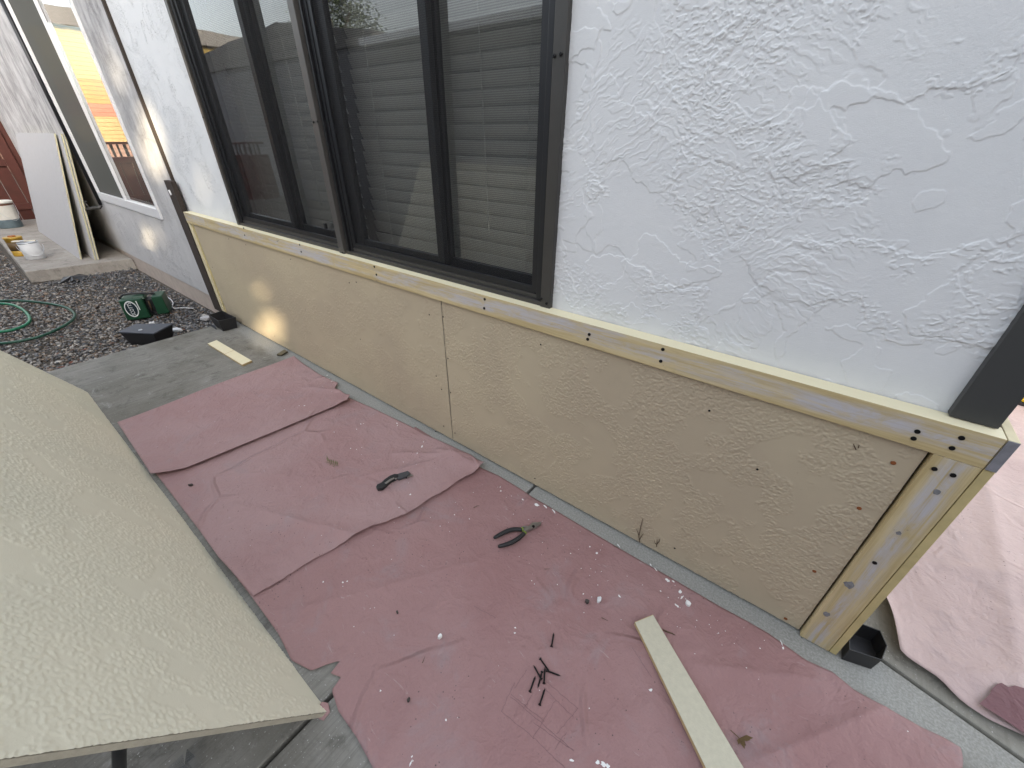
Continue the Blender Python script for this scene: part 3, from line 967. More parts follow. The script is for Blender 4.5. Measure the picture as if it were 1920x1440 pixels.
def sheet(name, mat, z0, near, far, x0, x1, nx, ny, zfun, label, left=None, right=None, parent=None, amp=.002):
    """near/far: polylines (x, y) of the two long edges; left/right: x offsets along y for ragged ends"""
    vs, fs = [], []
    for i in range(nx+1):
        for j in range(ny+1):
            v_ = j/ny
            xl = left(v_) if left else x0
            xr = right(v_) if right else x1
            x = xl + (xr-xl)*i/nx
            a, b = lerp_poly(near, x), lerp_poly(far, x)
            y = a+(b-a)*v_
            n_ = mnoise.fractal(Vector((x*3, y*3, z0*200)), 1, 2, 3)
            n2 = abs(mnoise.noise(Vector((x*5+3, y*5, z0*100))))
            z = z0 + amp*max(-.6, n_+.3) + amp*.8*(1-n2)*.5 + max(0, zfun(x, y, i/nx, v_))
            vs.append((x, y, max(z0*.6, z)))
    for i in range(nx):
        for j in range(ny):
            a = i*(ny+1)+j
            fs.append((a, a+ny+1, a+ny+2, a+1))
    o = MB().add(vs, fs).build(name, mat, parent, smooth=True, solid=.0005)
    if parent is None:
        tag(o, label, 'paper')
        o['group'] = 'pink paper sheets spread over the ground'
    return o

def g2(px, py):
    p = G(px, py)
    return (p.x, p.y)
# lowest, largest sheet
nearC = [(-1.35, .085), (-1.1, .085), (-.905, .082), (-.808, .070), (-.74, .090), (-.72, .125), (-.700, .153), (-.693, .118), (-.662, .130), (-.655, .098), (-.60, .083), (-.52, .080), (-.44, .070), (-.2, .062), (.66, .07)]
farC = [(-1.35, .99)] + [g2(*q) for q in ((905, 880), (935, 893), (975, 918), (1000, 935), (1100, 994), (1200, 1052), (1340, 1133), (1440, 1190), (1510, 1240), (1560, 1262), (1600, 1295), (1650, 1325), (1720, 1362), (1770, 1388))] + [(.66, .952)]
def zC(x, y, u, v):
    h = creases(x, y, [(-.95, .12, -.60, .62, .02, .004), (-.35, .45, .1, .8, .03, .003), (-.1, .2, .55, .55, .03, .006), (.25, .6, .5, .93, .02, .008), (.1, .75, .35, .9, .015, .006), (-.75, .75, -.55, .3, .01, .002)])
    h += .012*max(0, (x-.35)/.3)**2*abs(mnoise.noise(Vector((x*9, y*9, 1))))
    h += .018*math.exp(-((y-.08)/.05)**2)*math.exp(-((x+1.05)/.12)**2)
    return h
pc = sheet('paper_sheet', MT['paper'], .003, nearC, farC, -1.35, .652, 320, 110, zC,
           'largest pink paper sheet, paint spattered, under the pliers and black screws',
           right=lambda v: .652 + .004*math.sin(v*19) + .004*math.sin(v*47), amp=.0035)
# middle sheet lapping over it
eB = [G(*q) for q in ((911, 874), (886, 894), (860, 908), (835, 925), (803, 945), (780, 960), (757, 973), (725, 985), (700, 991), (650, 1020), (600, 1047), (540, 1083), (487, 1124))]
eB = sorted([(p.y, p.x) for p in eB])
nearB = [(-2.1, .085), (-1.5, .084), (-1.3, .080), (-1.07, .088), (-.85, .088)]
farB = [(-2.1, .95)] + [g2(*q) for q in ((640, 742), (700, 768), (760, 797), (800, 818), (850, 842), (885, 862))] + [(-.885, .99)]
farB = sorted(farB)
def rB(v):
    y = .088 + (.985-.088)*v
    return lerp_poly(eB, y) + .002*math.sin(y*43) + .004*mnoise.noise(Vector((y*60, 1, 1)))
def zB(x, y, u, v):
    e = rB(v)-x
    h = .015*math.exp(-(e/.03)) * (.25+.75*min(1, max(0, (y-.35)/.25))) * (.6+.4*abs(math.sin(y*7+.6)))
    h += creases(x, y, [(-1.02, .42, -1.5, .22, .03, .006), (-1.0, .46, -.95, .22, .025, .008), (-1.25, .62, -1.0, .95, .025, .006), (-.98, .98, -1.25, .80, .02, .009), (-1.12, .93, -.93, .95, .015, .010), (-1.15, .72, -1.05, .93, .012, .006), (-1.7, .3, -1.3, .55, .04, .003)])
    h += .026*math.exp(-((y-.085)/.06)**2)*math.exp(-((x+1.16)/.16)**2)
    h += .010*math.exp(-((y-.97)/.03)**2)*math.exp(-((x+.98)/.14)**2)
    return h
pb = sheet('paper_sheet', MT['paper_b'], .0075, nearB, farB, -2.1, -.88, 200, 120, zB,
           'middle pink paper sheet with a wavy right edge, under the folding knife', right=rB, amp=.003)
# top flap folded back
fa = [G(*q) for q in ((222, 797), (553, 671), (660, 752), (288, 901))]
nearA = [(-2.6, .085), (fa[0].x, fa[0].y+.002), (-2.2, .078), (-2.0, .072), (-1.94, .07), (-1.8, .07)]
farA = [(-2.6, 1.0), (fa[1].x, 1.0), (-2.42, .985), (-2.2, .972), (-2.02, .985), (-1.98, .94), (-1.75, .93)]
def lA(v):
    return fa[0].x + (fa[1].x-fa[0].x)*v + .006*math.sin(v*9)
def rA(v):
    pts = [(0, -1.945), (.06, -1.91), (.12, -1.885), (.5, -1.842), (.86, -1.808), (.88, -1.800), (.93, -1.795), (.96, -1.785), (1, -1.81)]
    return lerp_poly(pts, v)
def zA(x, y, u, v):
    e = rA(v)-x
    h = .011*math.exp(-(e/.06)) + .020*max(0, v-.86)/.14*math.exp(-(e/.05)) + .010*max(0, .12-v)/.12*math.exp(-e/.1)
    h += .004*math.exp(-((x-lA(v))/.02))
    h += creases(x, y, [(-2.4, .2, -2.1, .5, .05, .003), (-2.1, .85, -1.9, .95, .015, .006)])
    return h
pa = sheet('paper_sheet', MT['paper_b'], .0125, nearA, farA, -2.55, -1.8, 120, 120, zA,
           'short pink paper flap with a straight lifted edge, on the bare concrete side', left=lA, right=rA, amp=.0022)
# paper round the corner
fD = [G(*q) for q in ((1685, 1232), (1720, 1255), (1760, 1283), (1800, 1320), (1850, 1352), (1920, 1386))]
nearD = [(.44, 1.20), (.50, 1.165)] + [(p.x, p.y) for p in fD] + [(1.2, 1.06), (3, 1.02)]
farD = [(.44, 3.3), (3, 3.25)]
def lD(v):
    return .475 + .02*math.sin(v*9+1) + (.05*max(0, .08-v)/.08) - (.0 if v > .2 else .0)
def zD(x, y, u, v):
    h = .035*math.exp(-((x-lD(v))/.035))*math.exp(-((y-1.25)/.12)**2)
    h += creases(x, y, [(.6, 1.1, 1.4, 1.7, .03, .008), (.8, 1.2, .9, 2.4, .04, .008), (.55, 1.5, 1.8, 2.2, .03, .008), (1.2, 1.1, 1.9, 2.0, .03, .01), (.6, 2.2, 1.6, 2.9, .05, .01)])
    h += .006*abs(mnoise.noise(Vector((x*6, y*2.5, 3))))
    return h
pd = sheet('paper_sheet', MT['paper_lit'], .006, nearD, farD, .47, 3, 160, 170, zD,
           'dusty pink paper sheet round the corner, stronger light put into its paler colour, beyond the yellow corner trim', left=lD, amp=.005)
pdm = [G(*q, .03) for q in ((1838, 1318), (1850, 1308), (1858, 1300), (1862, 1290), (1872, 1281), (1880, 1279), (1892, 1287), (1905, 1284), (1925, 1290), (1960, 1310), (1950, 1395), (1920, 1372), (1885, 1348))]
m_ = MB().prism([(p.x, p.y, .026) for p in pdm], [(p.x, p.y, .0264) for p in pdm])
m_.build('dark_patch', MT['paper_dark'], pd)  # darker paper-toned patch just above the sheet

# paint spatter on the big sheet: irregular dried blobs
from mathutils.bvhtree import BVHTree
BV = {}
def on_sheet(o, x, y, up=.0007):
    if o.name not in BV:
        BV[o.name] = BVHTree.FromPolygons([v.co[:] for v in o.data.vertices], [p.vertices[:] for p in o.data.polygons])
    h = BV[o.name].ray_cast(Vector((x, y, .5)), Vector((0, 0, -1)))
    return (h[0].z if h[0] is not None else .006)+up

def blob_(m_, px, py, rx, ry, ang=0, z=.0085, n=12, rag=.6, par=None):
    c = G(px, py, z)
    ca, sa = math.cos(ang), math.sin(ang)
    ring = []
    for k in range(n):
        a = k*2*math.pi/n
        r_ = 1-rag*random.random()
        u, v = math.cos(a)*rx*r_, math.sin(a)*ry*r_
        ring.append((c.x+u*ca-v*sa, c.y+u*sa+v*ca))
    zs = [on_sheet(par or pc, x, y, .0009) for x, y in ring]
    m_.prism([(x, y, q-.002) for (x, y), q in zip(ring, zs)], [(x, y, q) for (x, y), q in zip(ring, zs)])
def splat(par, px, py, rx, ry, an=0, z=.0085):
    q_ = MB()
    blob_(q_, px, py, rx, ry, an, z, par=par)
    q_.build('paint_splat', MT['white_paint'], par)
for px, py, rx, ry, an in ((1007, 946, .012, .008, .3), (1023, 950, .014, .004, -.3), (1038, 958, .016, .0035, -.35), (980, 936, .006, .004, .2), (939, 919, .004, .005, 0), (938, 912, .002, .004, .2),
                           (1119, 1036, .007, .004, 1.0), (1106, 1024, .003, .003, 0), (1070, 1037, .003, .002, 0), (1252, 1087, .010, .007, .2), (1262, 1089, .007, .003, 0), (1276, 1108, .009, .006, 1.2),
                           (1279, 1119, .010, .003, 1.3), (1270, 1135, .009, .004, -.4), (1162, 1117, .008, .003, -.5), (1094, 1112, .003, .003, 0), (1239, 1107, .003, .003, 0), (1045, 1095, .002, .002, 0),
                           (1002, 1094, .002, .002, 0), (997, 1088, .002, .002, 0), (966, 1176, .004, .003, .5), (965, 1186, .004, .003, .3), (1072, 1425, .006, .003, .6), (1121, 1429, .006, .005, .2), (1132, 1433, .010, .006, .2), (1140, 1437, .006, .006, 0),
                           (1220, 1293, .006, .004, .8), (713, 1294, .003, .003, 0), (770, 1430, .002, .009, .2), (772, 1418, .002, .003, 0), (836, 1349, .003, .003, 0), (643, 1092, .004, .003, 0), (651, 1090, .003, .003, 0), (606, 1091, .003, .005, .6),
                           (1160, 1022, .010, .0025, -.5), (1220, 1058, .006, .0025, -.5), (1230, 1067, .010, .0025, -.5), (1466, 1205, .010, .002, -1.1), (1469, 1215, .003, .005, 0),
                           (852, 964, .003, .002, 0), (825, 985, .002, .002, 0), (880, 972, .003, .002, 0)):
    splat(pc, px, py, rx, ry, an)
m_ = MB()
for i in range(60):
    t = random.random()
    px = 880 + t*560 + random.gauss(0, 25)
    py = 905 + t*330 + abs(random.gauss(0, 45)) - 20
    p = G(px, py)
    if p.y > lerp_poly(farC, p.x)-.012:
        continue
    r_ = random.uniform(.0007, .0022)
    blob_(m_, px, py, r_, r_*random.uniform(.6, 1), 0, .0078, 6, .5)
struct(m_.build('paint_specks', MT['white_paint'], pc), 'stuff')
for px, py, rx, ry, an in ((744, 792, .006, .004, .2), (745, 796, .003, .006, .3), (791, 836, .004, .010, .5), (794, 827, .0015, .008, .5), (783, 852, .003, .007, .3), (676, 793, .005, .003, 0), (668, 803, .003, .003, 0), (681, 792, .002, .003, 0), (657, 839, .003, .003, 0), (668, 841, .003, .002, 0), (678, 837, .002, .002, 0),
                           (769, 925, .004, .005, .2), (748, 950, .003, .003, 0), (626, 808, .003, .002, 0), (756, 865, .002, .002, 0), (781, 875, .002, .002, 0), (700, 775, .002, .001, 0)):
    splat(pb, px, py, rx, ry, an, .016)
for px, py, rx, ry, an in ((616, 706, .014, .008, .2), (625, 712, .016, .006, .9), (612, 699, .008, .004, .4), (560, 758, .004, .002, .3), (570, 758, .005, .002, .6), (532, 766, .005, .002, .5)):
    splat(pa, px, py, rx, ry, an, .024)
# pencilled lay-out lines on the big sheet
def stroke(a, b, w=.0003):
    m_ = MB()
    A, B = G(*a, .0080), G(*b, .0080)
    n_ = 12
    pts = [A.lerp(B, k/n_) + Vector((random.uniform(-.0012, .0012), random.uniform(-.0012, .0012), 0)) for k in range(n_+1)]
    for p in pts:
        p.z = on_sheet(pc, p.x, p.y, .0006)
    s_ = Vector((-(B-A).y, (B-A).x, 0)).normalized()*w
    for p, q in zip(pts, pts[1:]):
        m_.prism([p-s_+Vector((0, 0, -.003)), q-s_+Vector((0, 0, -.003)), q+s_+Vector((0, 0, -.003)), p+s_+Vector((0, 0, -.003))], [p-s_, q-s_, q+s_, p+s_])
    m_.build('pencil_line', MT['pencil'], pc)
for a, b in (((957, 1306), (1077, 1408)), ((965, 1279), (940, 1334)), ((940, 1334), (1001, 1384)), ((1001, 1384), (1060, 1440)), ((997, 1304), (980, 1332)), ((1041, 1313), (1000, 1383)), ((1027, 1280), (1084, 1328)), ((1020, 1290), (1076, 1345)), ((1084, 1328), (1044, 1376)), ((1062, 1372), (1040, 1405)), ((988, 1256), (965, 1290)), ((1000, 1355), (1076, 1407)), ((958, 1302), (1020, 1352)), ((888, 1136), (930, 1158)), ((1185, 1215), (1222, 1270))):
    stroke(a, b)

# torn scrap under the corner of the leaning sheet
sp_ = [G(*q) for q in ((586, 1340), (606, 1320), (617, 1322), (619, 1336), (612, 1345), (607, 1352), (600, 1349))]
o = MB().prism([(p.x, p.y, .001) for p in sp_], [(p.x, p.y, .003+.010*(i in (1, 2))) for i, p in enumerate(sp_)]).build('paper_scrap', MT['paper_b'])
tag(o, 'tiny torn pink paper scrap under the near corner of the leaning tan sheet', 'paper')

# ------------------------------------------------------------------ leaning sheet in the foreground
a0 = Vector((-3.058, .066, .001))
dn = Vector((0, -.4787, .8780))
bk = Vector((0, -.8780, -.4787))
sh = thing('siding_sheet', 'large pale tan textured siding sheet leaning in the left foreground', 'panel', (-1.85, .066, 0))
def _pl(u, v, h):
    return (a0.x+u+0*h, a0.y+dn.y*v-bk.y*h, a0.z+dn.z*v-bk.z*h)
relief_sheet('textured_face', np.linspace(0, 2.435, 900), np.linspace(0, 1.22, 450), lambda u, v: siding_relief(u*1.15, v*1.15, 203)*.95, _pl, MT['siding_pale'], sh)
MB().obb(a0+bk*.0012, (2.435, 0, 0), dn*1.22, bk*.011).build('core', MT['siding_edge'], sh)
# low steel prop behind it
p0 = G(226, 1520)
p1 = G(223, 1396, .25)
p2 = p1+(p1-p0).normalized()*.2
for k in range(60):
    q = p0+(p1-p0)*(1+k*.02)
    if q.y > .066-.545*q.z-.03:
        break
    p2 = q
pr0 = MB().tube([p0, p1, p2], .011, 12).build('steel_prop', MT['black_frame'], smooth=True)
tag(pr0, 'black steel bar propping the pale leaning sheet from behind', 'bar')
# film scrap on the ground
cz = [(345, 1416), (362, 1414), (366, 1420), (362, 1436), (372, 1455), (330, 1460), (318, 1441)]
pp = [G(*q) for q in cz]
cc = G(346, 1434, .05)
vs = [(p.x, p.y, .004+.03*(i % 2)) for i, p in enumerate(pp)] + [tuple(cc)]
o = MB().add(vs, [(i, (i+1) % 7, 7) for i in range(7)]).build('plastic_film', MT['clear'], solid=.001)
tag(o, 'crumpled clear plastic film on the dark concrete below the leaning sheet', 'plastic scrap')

# ------------------------------------------------------------------ offcuts
def plank(name, top, th, mat, edge, label, cat, z0=.001):
    tp = [Vector(p) for p in top]
    lo = [p-Vector((0, 0, th)) for p in tp]
    e = thing(name, label, cat, (tp[0].x, tp[0].y, 0))
    MB().prism(lo, tp).build('body', edge, e, bevel=.0012)
    c = sum(tp, Vector())/len(tp)
    i_ = [c+(p-c)*.992+Vector((0, 0, .0004)) for p in tp]
    MB().prism([p-Vector((0, 0, .001)) for p in i_], i_).build('face', mat, e)
    return e
zt = .026
bt = [G(1190, 1166, zt), G(1224, 1152, zt), G(1398, 1440, zt), G(1320, 1440, zt)]
ext = ((bt[2]-bt[1]).normalized()+(bt[3]-bt[0]).normalized())*.5*.14
bt[2] = bt[2]+ext; bt[3] = bt[3]+ext
plank('wood_batten', bt, .014, MT['batten'], MT['tan_edge'], 'long beige primed batten lying across the pink paper in front', 'batten')
zt = .014
o4 = [G(389, 644, zt), G(406, 637.5, zt), G(472, 676, zt), G(454, 684, zt)]
oc = plank('wood_offcut', o4, .0125, MT['cream'], MT['tan_edge'], 'short cream offcut strip on bare concrete near the black box', 'offcut')
mid0, mid1 = (o4[0]+o4[3])/2+Vector((.012, 0, .0012)), (o4[1]+o4[2])/2+Vector((.012, 0, .0012))
MB().tube([mid0, mid1], .0008, 5).build('pencil_line', MT['tan_edge'], oc)
w0 = [G(*q, 0) for q in ((519, 667), (527, 668), (540, 661), (533, 657))]
w1 = [G(*q, .018) for q in ((519, 664), (527, 666), (539, 658.5), (533, 655))]
o = MB().prism([p+Vector((0, 0, .001)) for p in w0], w1).build('wood_shim', MT['wood_brown'], bevel=.001)
tag(o, 'small dark brown wooden wedge on concrete against the skirting, left of the paper', 'wedge')

# ------------------------------------------------------------------ black open boxes at the skirting ends
def open_box(name, rim, base, wall, label, group):
    e = thing(name, label, 'plastic box', (sum(p.x for p in base)/len(base), sum(p.y for p in base)/len(base), 0), group)
    c = sum(rim, Vector())/len(rim)
    cb_ = sum(base, Vector())/len(base)
    ri = [c+(p-c)*(1-wall) for p in rim]
    bi = [cb_+(p-cb_)*(1-wall)+Vector((0, 0, .006)) for p in base]
    n = len(rim)
    m_ = MB()
    m_.add(base+rim+ri+bi, [tuple(reversed(range(n)))] + [(i, (i+1) % n, n+(i+1) % n, n+i) for i in range(n)] +
           [(n+i, n+(i+1) % n, 2*n+(i+1) % n, 2*n+i) for i in range(n)] + [(2*n+i, 2*n+(i+1) % n, 3*n+(i+1) % n, 3*n+i) for i in range(n)] + [tuple(3*n+i for i in range(n))])
    m_.build('box_body', MT['black_plastic'], e, bevel=.0012)
    return e, c
rim = [G(1592, 1196, .06), G(1592.5, 1218, .06), G(1654, 1238, .06), G(1664, 1211, .06), G(1651, 1182, .06), G(1617, 1169.5, .06)]
cR = sum(rim, Vector())/6
bsR = [Vector((cR.x+(p.x-cR.x)*.93, cR.y+(p.y-cR.y)*.93, .002)) for p in rim]
e, c = open_box('downpipe_box', rim, bsR, .05, 'black plastic open-topped six-sided box behind the right corner trim', 'black open boxes at the skirting ends')
rim = [G(426, 595, .085), G(444.5, 593.5, .085), G(458, 603, .085), G(443, 608, .085), G(429, 605, .085)]
rim = [Vector((-3.56, .985, .09)), Vector((-3.545, .885, .09)), Vector((-3.355, .880, .09)), Vector((-3.335, .990, .09))]
rim = list(reversed(rim))
cL = sum(rim, Vector())/4
bsL = [Vector((cL.x+(p.x-cL.x)*.84, cL.y+(p.y-cL.y)*.84, .002)) for p in rim]
e, c = open_box('downpipe_box', rim, bsL, .06, 'black plastic open-topped square box at the left foot of the skirting', 'black open boxes at the skirting ends')
MB().box(-3.52, .868, .004, -3.44, .872, .03).build('scuff_patch', MT['grey_plastic'], e)

# ------------------------------------------------------------------ hand tools
zp = .018
pl = thing('pliers', 'open pliers with black grips on the pink paper near the skirting', 'pliers', G(975, 1003))
def grip(pts, name='handle'):
    P_ = [G(x, y, zp) for x, y in pts]
    # resample
    out = []
    for a, b in zip(P_, P_[1:]):
        out += [a.lerp(b, k/4) for k in range(4)]
    out.append(P_[-1])
    for _ in range(2):
        out = [out[0]]+[(out[i-1]+out[i]*2+out[i+1])/4 for i in range(1, len(out)-1)]+[out[-1]]
    n = len(out)
    rad = [.0062+.0030*math.sin(min(1, k/(n-1)*1.6)*math.pi/2) - .0016*(k/(n-1)) for k in range(n)]
    rad[0] = .0045
    return MB().tube(out, rad, 12).build(name, MT['grip'], pl, True)
grip([(926, 1009), (938, 1002), (952, 995), (966, 992), (979, 993)])
grip([(934, 1025), (948, 1021.5), (960, 1017), (973, 1009), (983, 1000)])
def jaw(pts, z0, z1):
    lo = [G(x, y, z0) for x, y in pts]
    hi = [Vector((p.x, p.y, z1)) for p in lo]
    return MB().prism(lo, hi).build('jaw', MT['steel'], pl, bevel=.001)
jaw([(983, 1001), (981, 996), (992, 990), (997, 984.5), (1003, 983), (1009, 983), (1014.5, 982.5), (1013, 985.5), (1004, 988), (1000, 993)], .011, .024)
jaw([(978, 991), (983, 993), (990, 993), (997, 992), (1003, 992), (1010, 988), (1015, 985), (1014.5, 983.5), (1008, 985.5), (997, 989), (990, 990.5), (983, 989.5)], .0095, .0215)
pv = G(1000, 987, .0245)
MB().lathe(pv, [(.0055, -.002), (.0055, .001), (.004, .0022)], 14).build('rivet', MT['black_metal'], pl)
for x0, y0, x1, y1 in ((977, 992.5, 981.5, 992.5), (982, 1001, 984.5, 998)):
    MB().tube([G(x0, y0, zp), G(x1, y1, zp)], .0075, 12).build('cuff', MT['lime'], pl, True)

zk = .022
kn = thing('utility_knife', 'folding utility knife with its blade open on the pink paper', 'knife', G(740, 903))
def flat(pts, z0, z1, name, mat, bev=.002):
    lo = [G(x, y, z0) for x, y in pts]
    hi = [Vector((p.x, p.y, z1)) for p in lo]
    return MB().prism(lo, hi).build(name, mat, kn, bevel=bev)
flat([(706, 917.5), (708, 913), (716, 909.5), (722, 903.5), (732, 896.5), (741, 893), (747, 893.5), (748, 897), (744, 901), (735, 905), (728, 911), (718, 920), (709, 921.5)][::-1], .010, .026, 'handle', MT['grip'], .003)
flat([(741, 893.5), (765, 886), (770, 890.5), (763, 896), (748, 901.5), (744, 899)][::-1], .012, .023, 'blade_holder', plain('gunmetal', (.10, .105, .115), .4, .6, .2, 40), .0012)
flat([(765.5, 886.5), (775.5, 891.5), (763, 896)][::-1], .016, .0175, 'blade', MT['steel'], .0002)
flat([(721, 906), (731, 899), (739, 895.5), (740, 897.5), (732, 902), (724, 908)][::-1], .025, .0275, 'inlay', MT['steel'], .0006)
MB().lathe(G(742.5, 897.5, .0265), [(.0042, -.002), (.0042, .0012), (.0025, .002)], 14).build('pivot_screw', MT['steel'], kn)
MB().lathe(G(762, 896, .022), [(.0025, -.002), (.0025, .002)], 10).build('stud', MT['black_metal'], kn)

# screws: one mesh, eight things
def screw_mesh():
    m_ = MB()
    prof = [(.0042, 0), (.0042, .0006), (.0034, .0022), (.0021, .0042), (.0019, .007)]
    L, k = .041, 0
    z = .007
    while z < L-.006:
        prof += [(.0019, z), (.0024, z+.0006), (.0019, z+.0012)]
        z += .0016
    prof += [(.0016, L-.005), (.0003, L)]
    m_.lathe((0, 0, 0), prof, 10)
    return m_.build('black_screw', MT['black_metal'], smooth=False)
sb = screw_mesh()
slist = [((1034, 1212.5), (1038.5, 1186), .0, 'lone black screw on pink paper, apart and above the small heap'),
         ((1012.5, 1234.5), (1028.4, 1256.8), .002, 'black screw at the top of the heap, head up and left'),
         ((1023.7, 1256.8), (1050.3, 1267), .0, 'black screw pointing right out of the heap'),
         ((1015, 1274), (1002.5, 1251), .004, 'black screw of the heap with its tip pointing up and left, crossing another'),
         ((1016.6, 1259), (1009, 1288), .0, 'black screw under its neighbours in the heap, tip pointing down'),
         ((1020, 1281.6), (1021.7, 1253.8), .003, 'upright black screw in the middle of the heap, head at the bottom'),
         ((993.6, 1297), (1004.2, 1266.8), .0, 'black screw lying just left of the heap'),
         ((1011.9, 1321.7), (1021.6, 1291.6), .0, 'black screw nearest the camera, just below the heap')]
for i, (h, t, dz, lab) in enumerate(slist):
    s_ = sb if i == 0 else sb.copy()
    if i:
        COL.objects.link(s_)
    A, B = G(*h, .0125+dz), G(*t, .0095+dz)
    d = (B-A).normalized()
    s_.rotation_mode = 'QUATERNION'
    s_.rotation_quaternion = d.to_track_quat('Z', 'Y')
    s_.location = A
    tag(s_, lab, 'screw', 'loose black screws on the pink paper')

# ------------------------------------------------------------------ debris
m_ = MB()
c0 = G(633, 873, .018); c1 = G(611, 866, .018)
st = [c0.lerp(c1, k/6) for k in range(7)]
m_.tube(st, .0009, 6)
for k in range(6):
    b = st[k]
    px, py = 632-k*4, 872-k*1.2
    tip = G(px+1-random.random()*2, py-9+random.random()*2 if k < 5 else py-13, .022)
    s_ = (tip-b).cross(Vector((0, 0, 1))).normalized()*.0028
    m = b.lerp(tip, .45)+Vector((0, 0, .003))
    m_.add([b, m-s_, tip, m+s_, m+Vector((0, 0, .0012))], [(0, 1, 4), (1, 2, 4), (2, 3, 4), (3, 0, 4)])
for k in range(2):
    b = st[1+k*2]
    tip = b+Vector((.004, -.016, .002))
    s_ = Vector((.002, 0, 0))
    m = b.lerp(tip, .5)
    m_.add([b, m-s_, tip, m+s_, m+Vector((0, 0, .001))], [(0, 1, 4), (1, 2, 4), (2, 3, 4), (3, 0, 4)])
tag(m_.build('leaf_sprig', MT['fern']), 'small olive leaf sprig on the middle pink paper sheet', 'sprig')

def flake(name, mat, px, py, rx, ry, an, h, label, cat):
    c = G(px, py, .010)
    ring, n = [], 9
    for k in range(n):
        a = k*2*math.pi/n
        r_ = random.uniform(.6, 1.0)
        u, v = math.cos(a)*rx*r_, math.sin(a)*ry*r_
        ring.append(Vector((c.x+u*math.cos(an)-v*math.sin(an), c.y+u*math.sin(an)+v*math.cos(an), c.z-.004)))
    top = [p+Vector((random.uniform(-.001, .001), random.uniform(-.001, .001), .004+h*random.uniform(.5, 1))) for p in ring]
    o = MB().prism(ring, top).build(name, mat)
    return tag(o, label, cat)
flake('paint_flake', MT['white_paint'], 825, 1193, .008, .008, .3, .008, 'white lumpy paint flake alone on the pink paper, left of the lone screw', 'paint flake')
flake('paint_flake', MT['can_white'], 1123, 1124, .007, .014, .1, .003, 'oval pale grey paint flake beside the dark crumb', 'paint flake')
flake('paint_flake', MT['white_paint'], 1290, 1131, .009, .012, .4, .004, 'squarish white paint flake on pink paper near the skirting, above the batten', 'paint flake')
flake('stone_crumb', MT['dirt'], 1101, 1128, .008, .008, .2, .006, 'dark crumb of stone on the pink paper left of an oval grey flake', 'crumb')
flake('dirt_crumb', MT['dirt'], 358, 910, .010, .006, .8, .008, 'grey dirt clump on pink paper below the flap edge', 'crumb')
flake('dirt_crumb', MT['dirt'], 745, 1148, .004, .005, .9, .004, 'dark dirt crumb on pink paper left of the white lumpy flake', 'crumb')
flake('dirt_crumb', MT['dirt'], 766, 1312, .004, .006, .6, .005, 'dark dirt crumb on pink paper right of the torn paper edge', 'crumb')
flake('dirt_crumb', MT['dirt'], 573, 733, .006, .005, .6, .006, 'dark maroon crumb on the folded paper flap', 'crumb')
m_ = MB()
c = G(1386, 1384, .016)
for k in range(6):
    a = -1.4+k*.42+random.uniform(-.25, .25)
    L = random.uniform(.010, .034)
    d = Vector((math.cos(a), math.sin(a), random.uniform(-.1, .35)))
    s_ = Vector((-math.sin(a), math.cos(a), .3))*.0045
    t = c+d*L
    m = c+d*L*.55+Vector((0, 0, .003))
    m_.add([c, m-s_, t, m+s_], [(0, 1, 2), (0, 2, 3)])
m_.tube([c, c+Vector((-.02, .006, -.004))], .001, 5)
tag(m_.build('dry_leaf', MT['leaf'], solid=.0006), 'shrivelled brown leaf beside the long batten', 'leaf')
def twig(pts, r, label):
    o = MB().tube([G(x, y, .010) for x, y in pts], [r]*(len(pts)-1)+[r*.4], 6).build('twig', MT['twig'])
    tag(o, label, 'twig', 'twigs on the pink paper')
twig([(1243, 1181), (1252, 1185), (1261, 1188), (1266, 1191)], .0018, 'dark twig touching the right side of the long batten')
twig([(888, 952), (893, 949), (899, 948)], .0014, 'small curved dark twig between the knife and the skirting')
twig([(1128, 1158), (1140, 1164)], .0012, 'short dark twig left of the upper end of the batten')
twig([(792, 1243), (797, 1231)], .0010, 'thin straight dark twig below the white lumpy flake')
twig([(1021, 1067), (1031, 1066.5)], .0010, 'thin dark twig right of the pliers handles')

# ------------------------------------------------------------------ gravel side: spreader, box, hose
U = Vector((.42, .907, 0)); Nn = Vector((.907, -.42, 0)); Z = Vector((0, 0, 1))
B0 = Vector((-4.315, .53, -.045))
sp = thing('hand_spreader', 'dark green hand spreader with a white oval emblem lying on the gravel', 'spreader', B0)
def loc(u, n, z):
    return B0 + U*u + Nn*n + Z*z
def slab(m_, u0, u1, n0, n1, z0, z1, tz=0.0, tn=0.0):
    lo = [loc(u0, n0, z0), loc(u1, n0, z0), loc(u1, n1, z0), loc(u0, n1, z0)]
    hi = [loc(u0+tz, n0+tn, z1), loc(u1-tz, n0+tn, z1), loc(u1-tz, n1-tn, z1), loc(u0+tz, n1-tn, z1)]
    m_.prism(lo, hi)
m_ = MB()
slab(m_, .0, .155, -.16, .0, 0, .165, .004, .006)
m_.build('hopper', MT['green_plastic'], sp, bevel=.012, seg=3)
m_ = MB(); slab(m_, .085, .165, -.15, -.02, .150, .178, .004, .01)
m_.build('hopper_lid', MT['green_plastic'], sp, bevel=.005)
m_ = MB(); slab(m_, .15, .215, -.13, -.05, .02, .14)
m_.build('neck', MT['black_plastic'], sp, bevel=.005)
m_ = MB(); slab(m_, .205, .285, -.17, -.005, .015, .165, .004, .008)
m_.build('motor_box', MT['green_plastic'], sp, bevel=.010, seg=3)
MB().tube([loc(.01, -.08, .13), loc(.0, -.08, .172), loc(.03, -.08, .190), loc(.09, -.08, .192), loc(.16, -.08, .185), loc(.23, -.08, .165)], .008, 8).build('handle', MT['black_plastic'], sp, True)
MB().tube([loc(.175, -.035, .05), loc(.18, -.03, .13)], .006, 8).build('trigger', MT['twig'], sp, True)
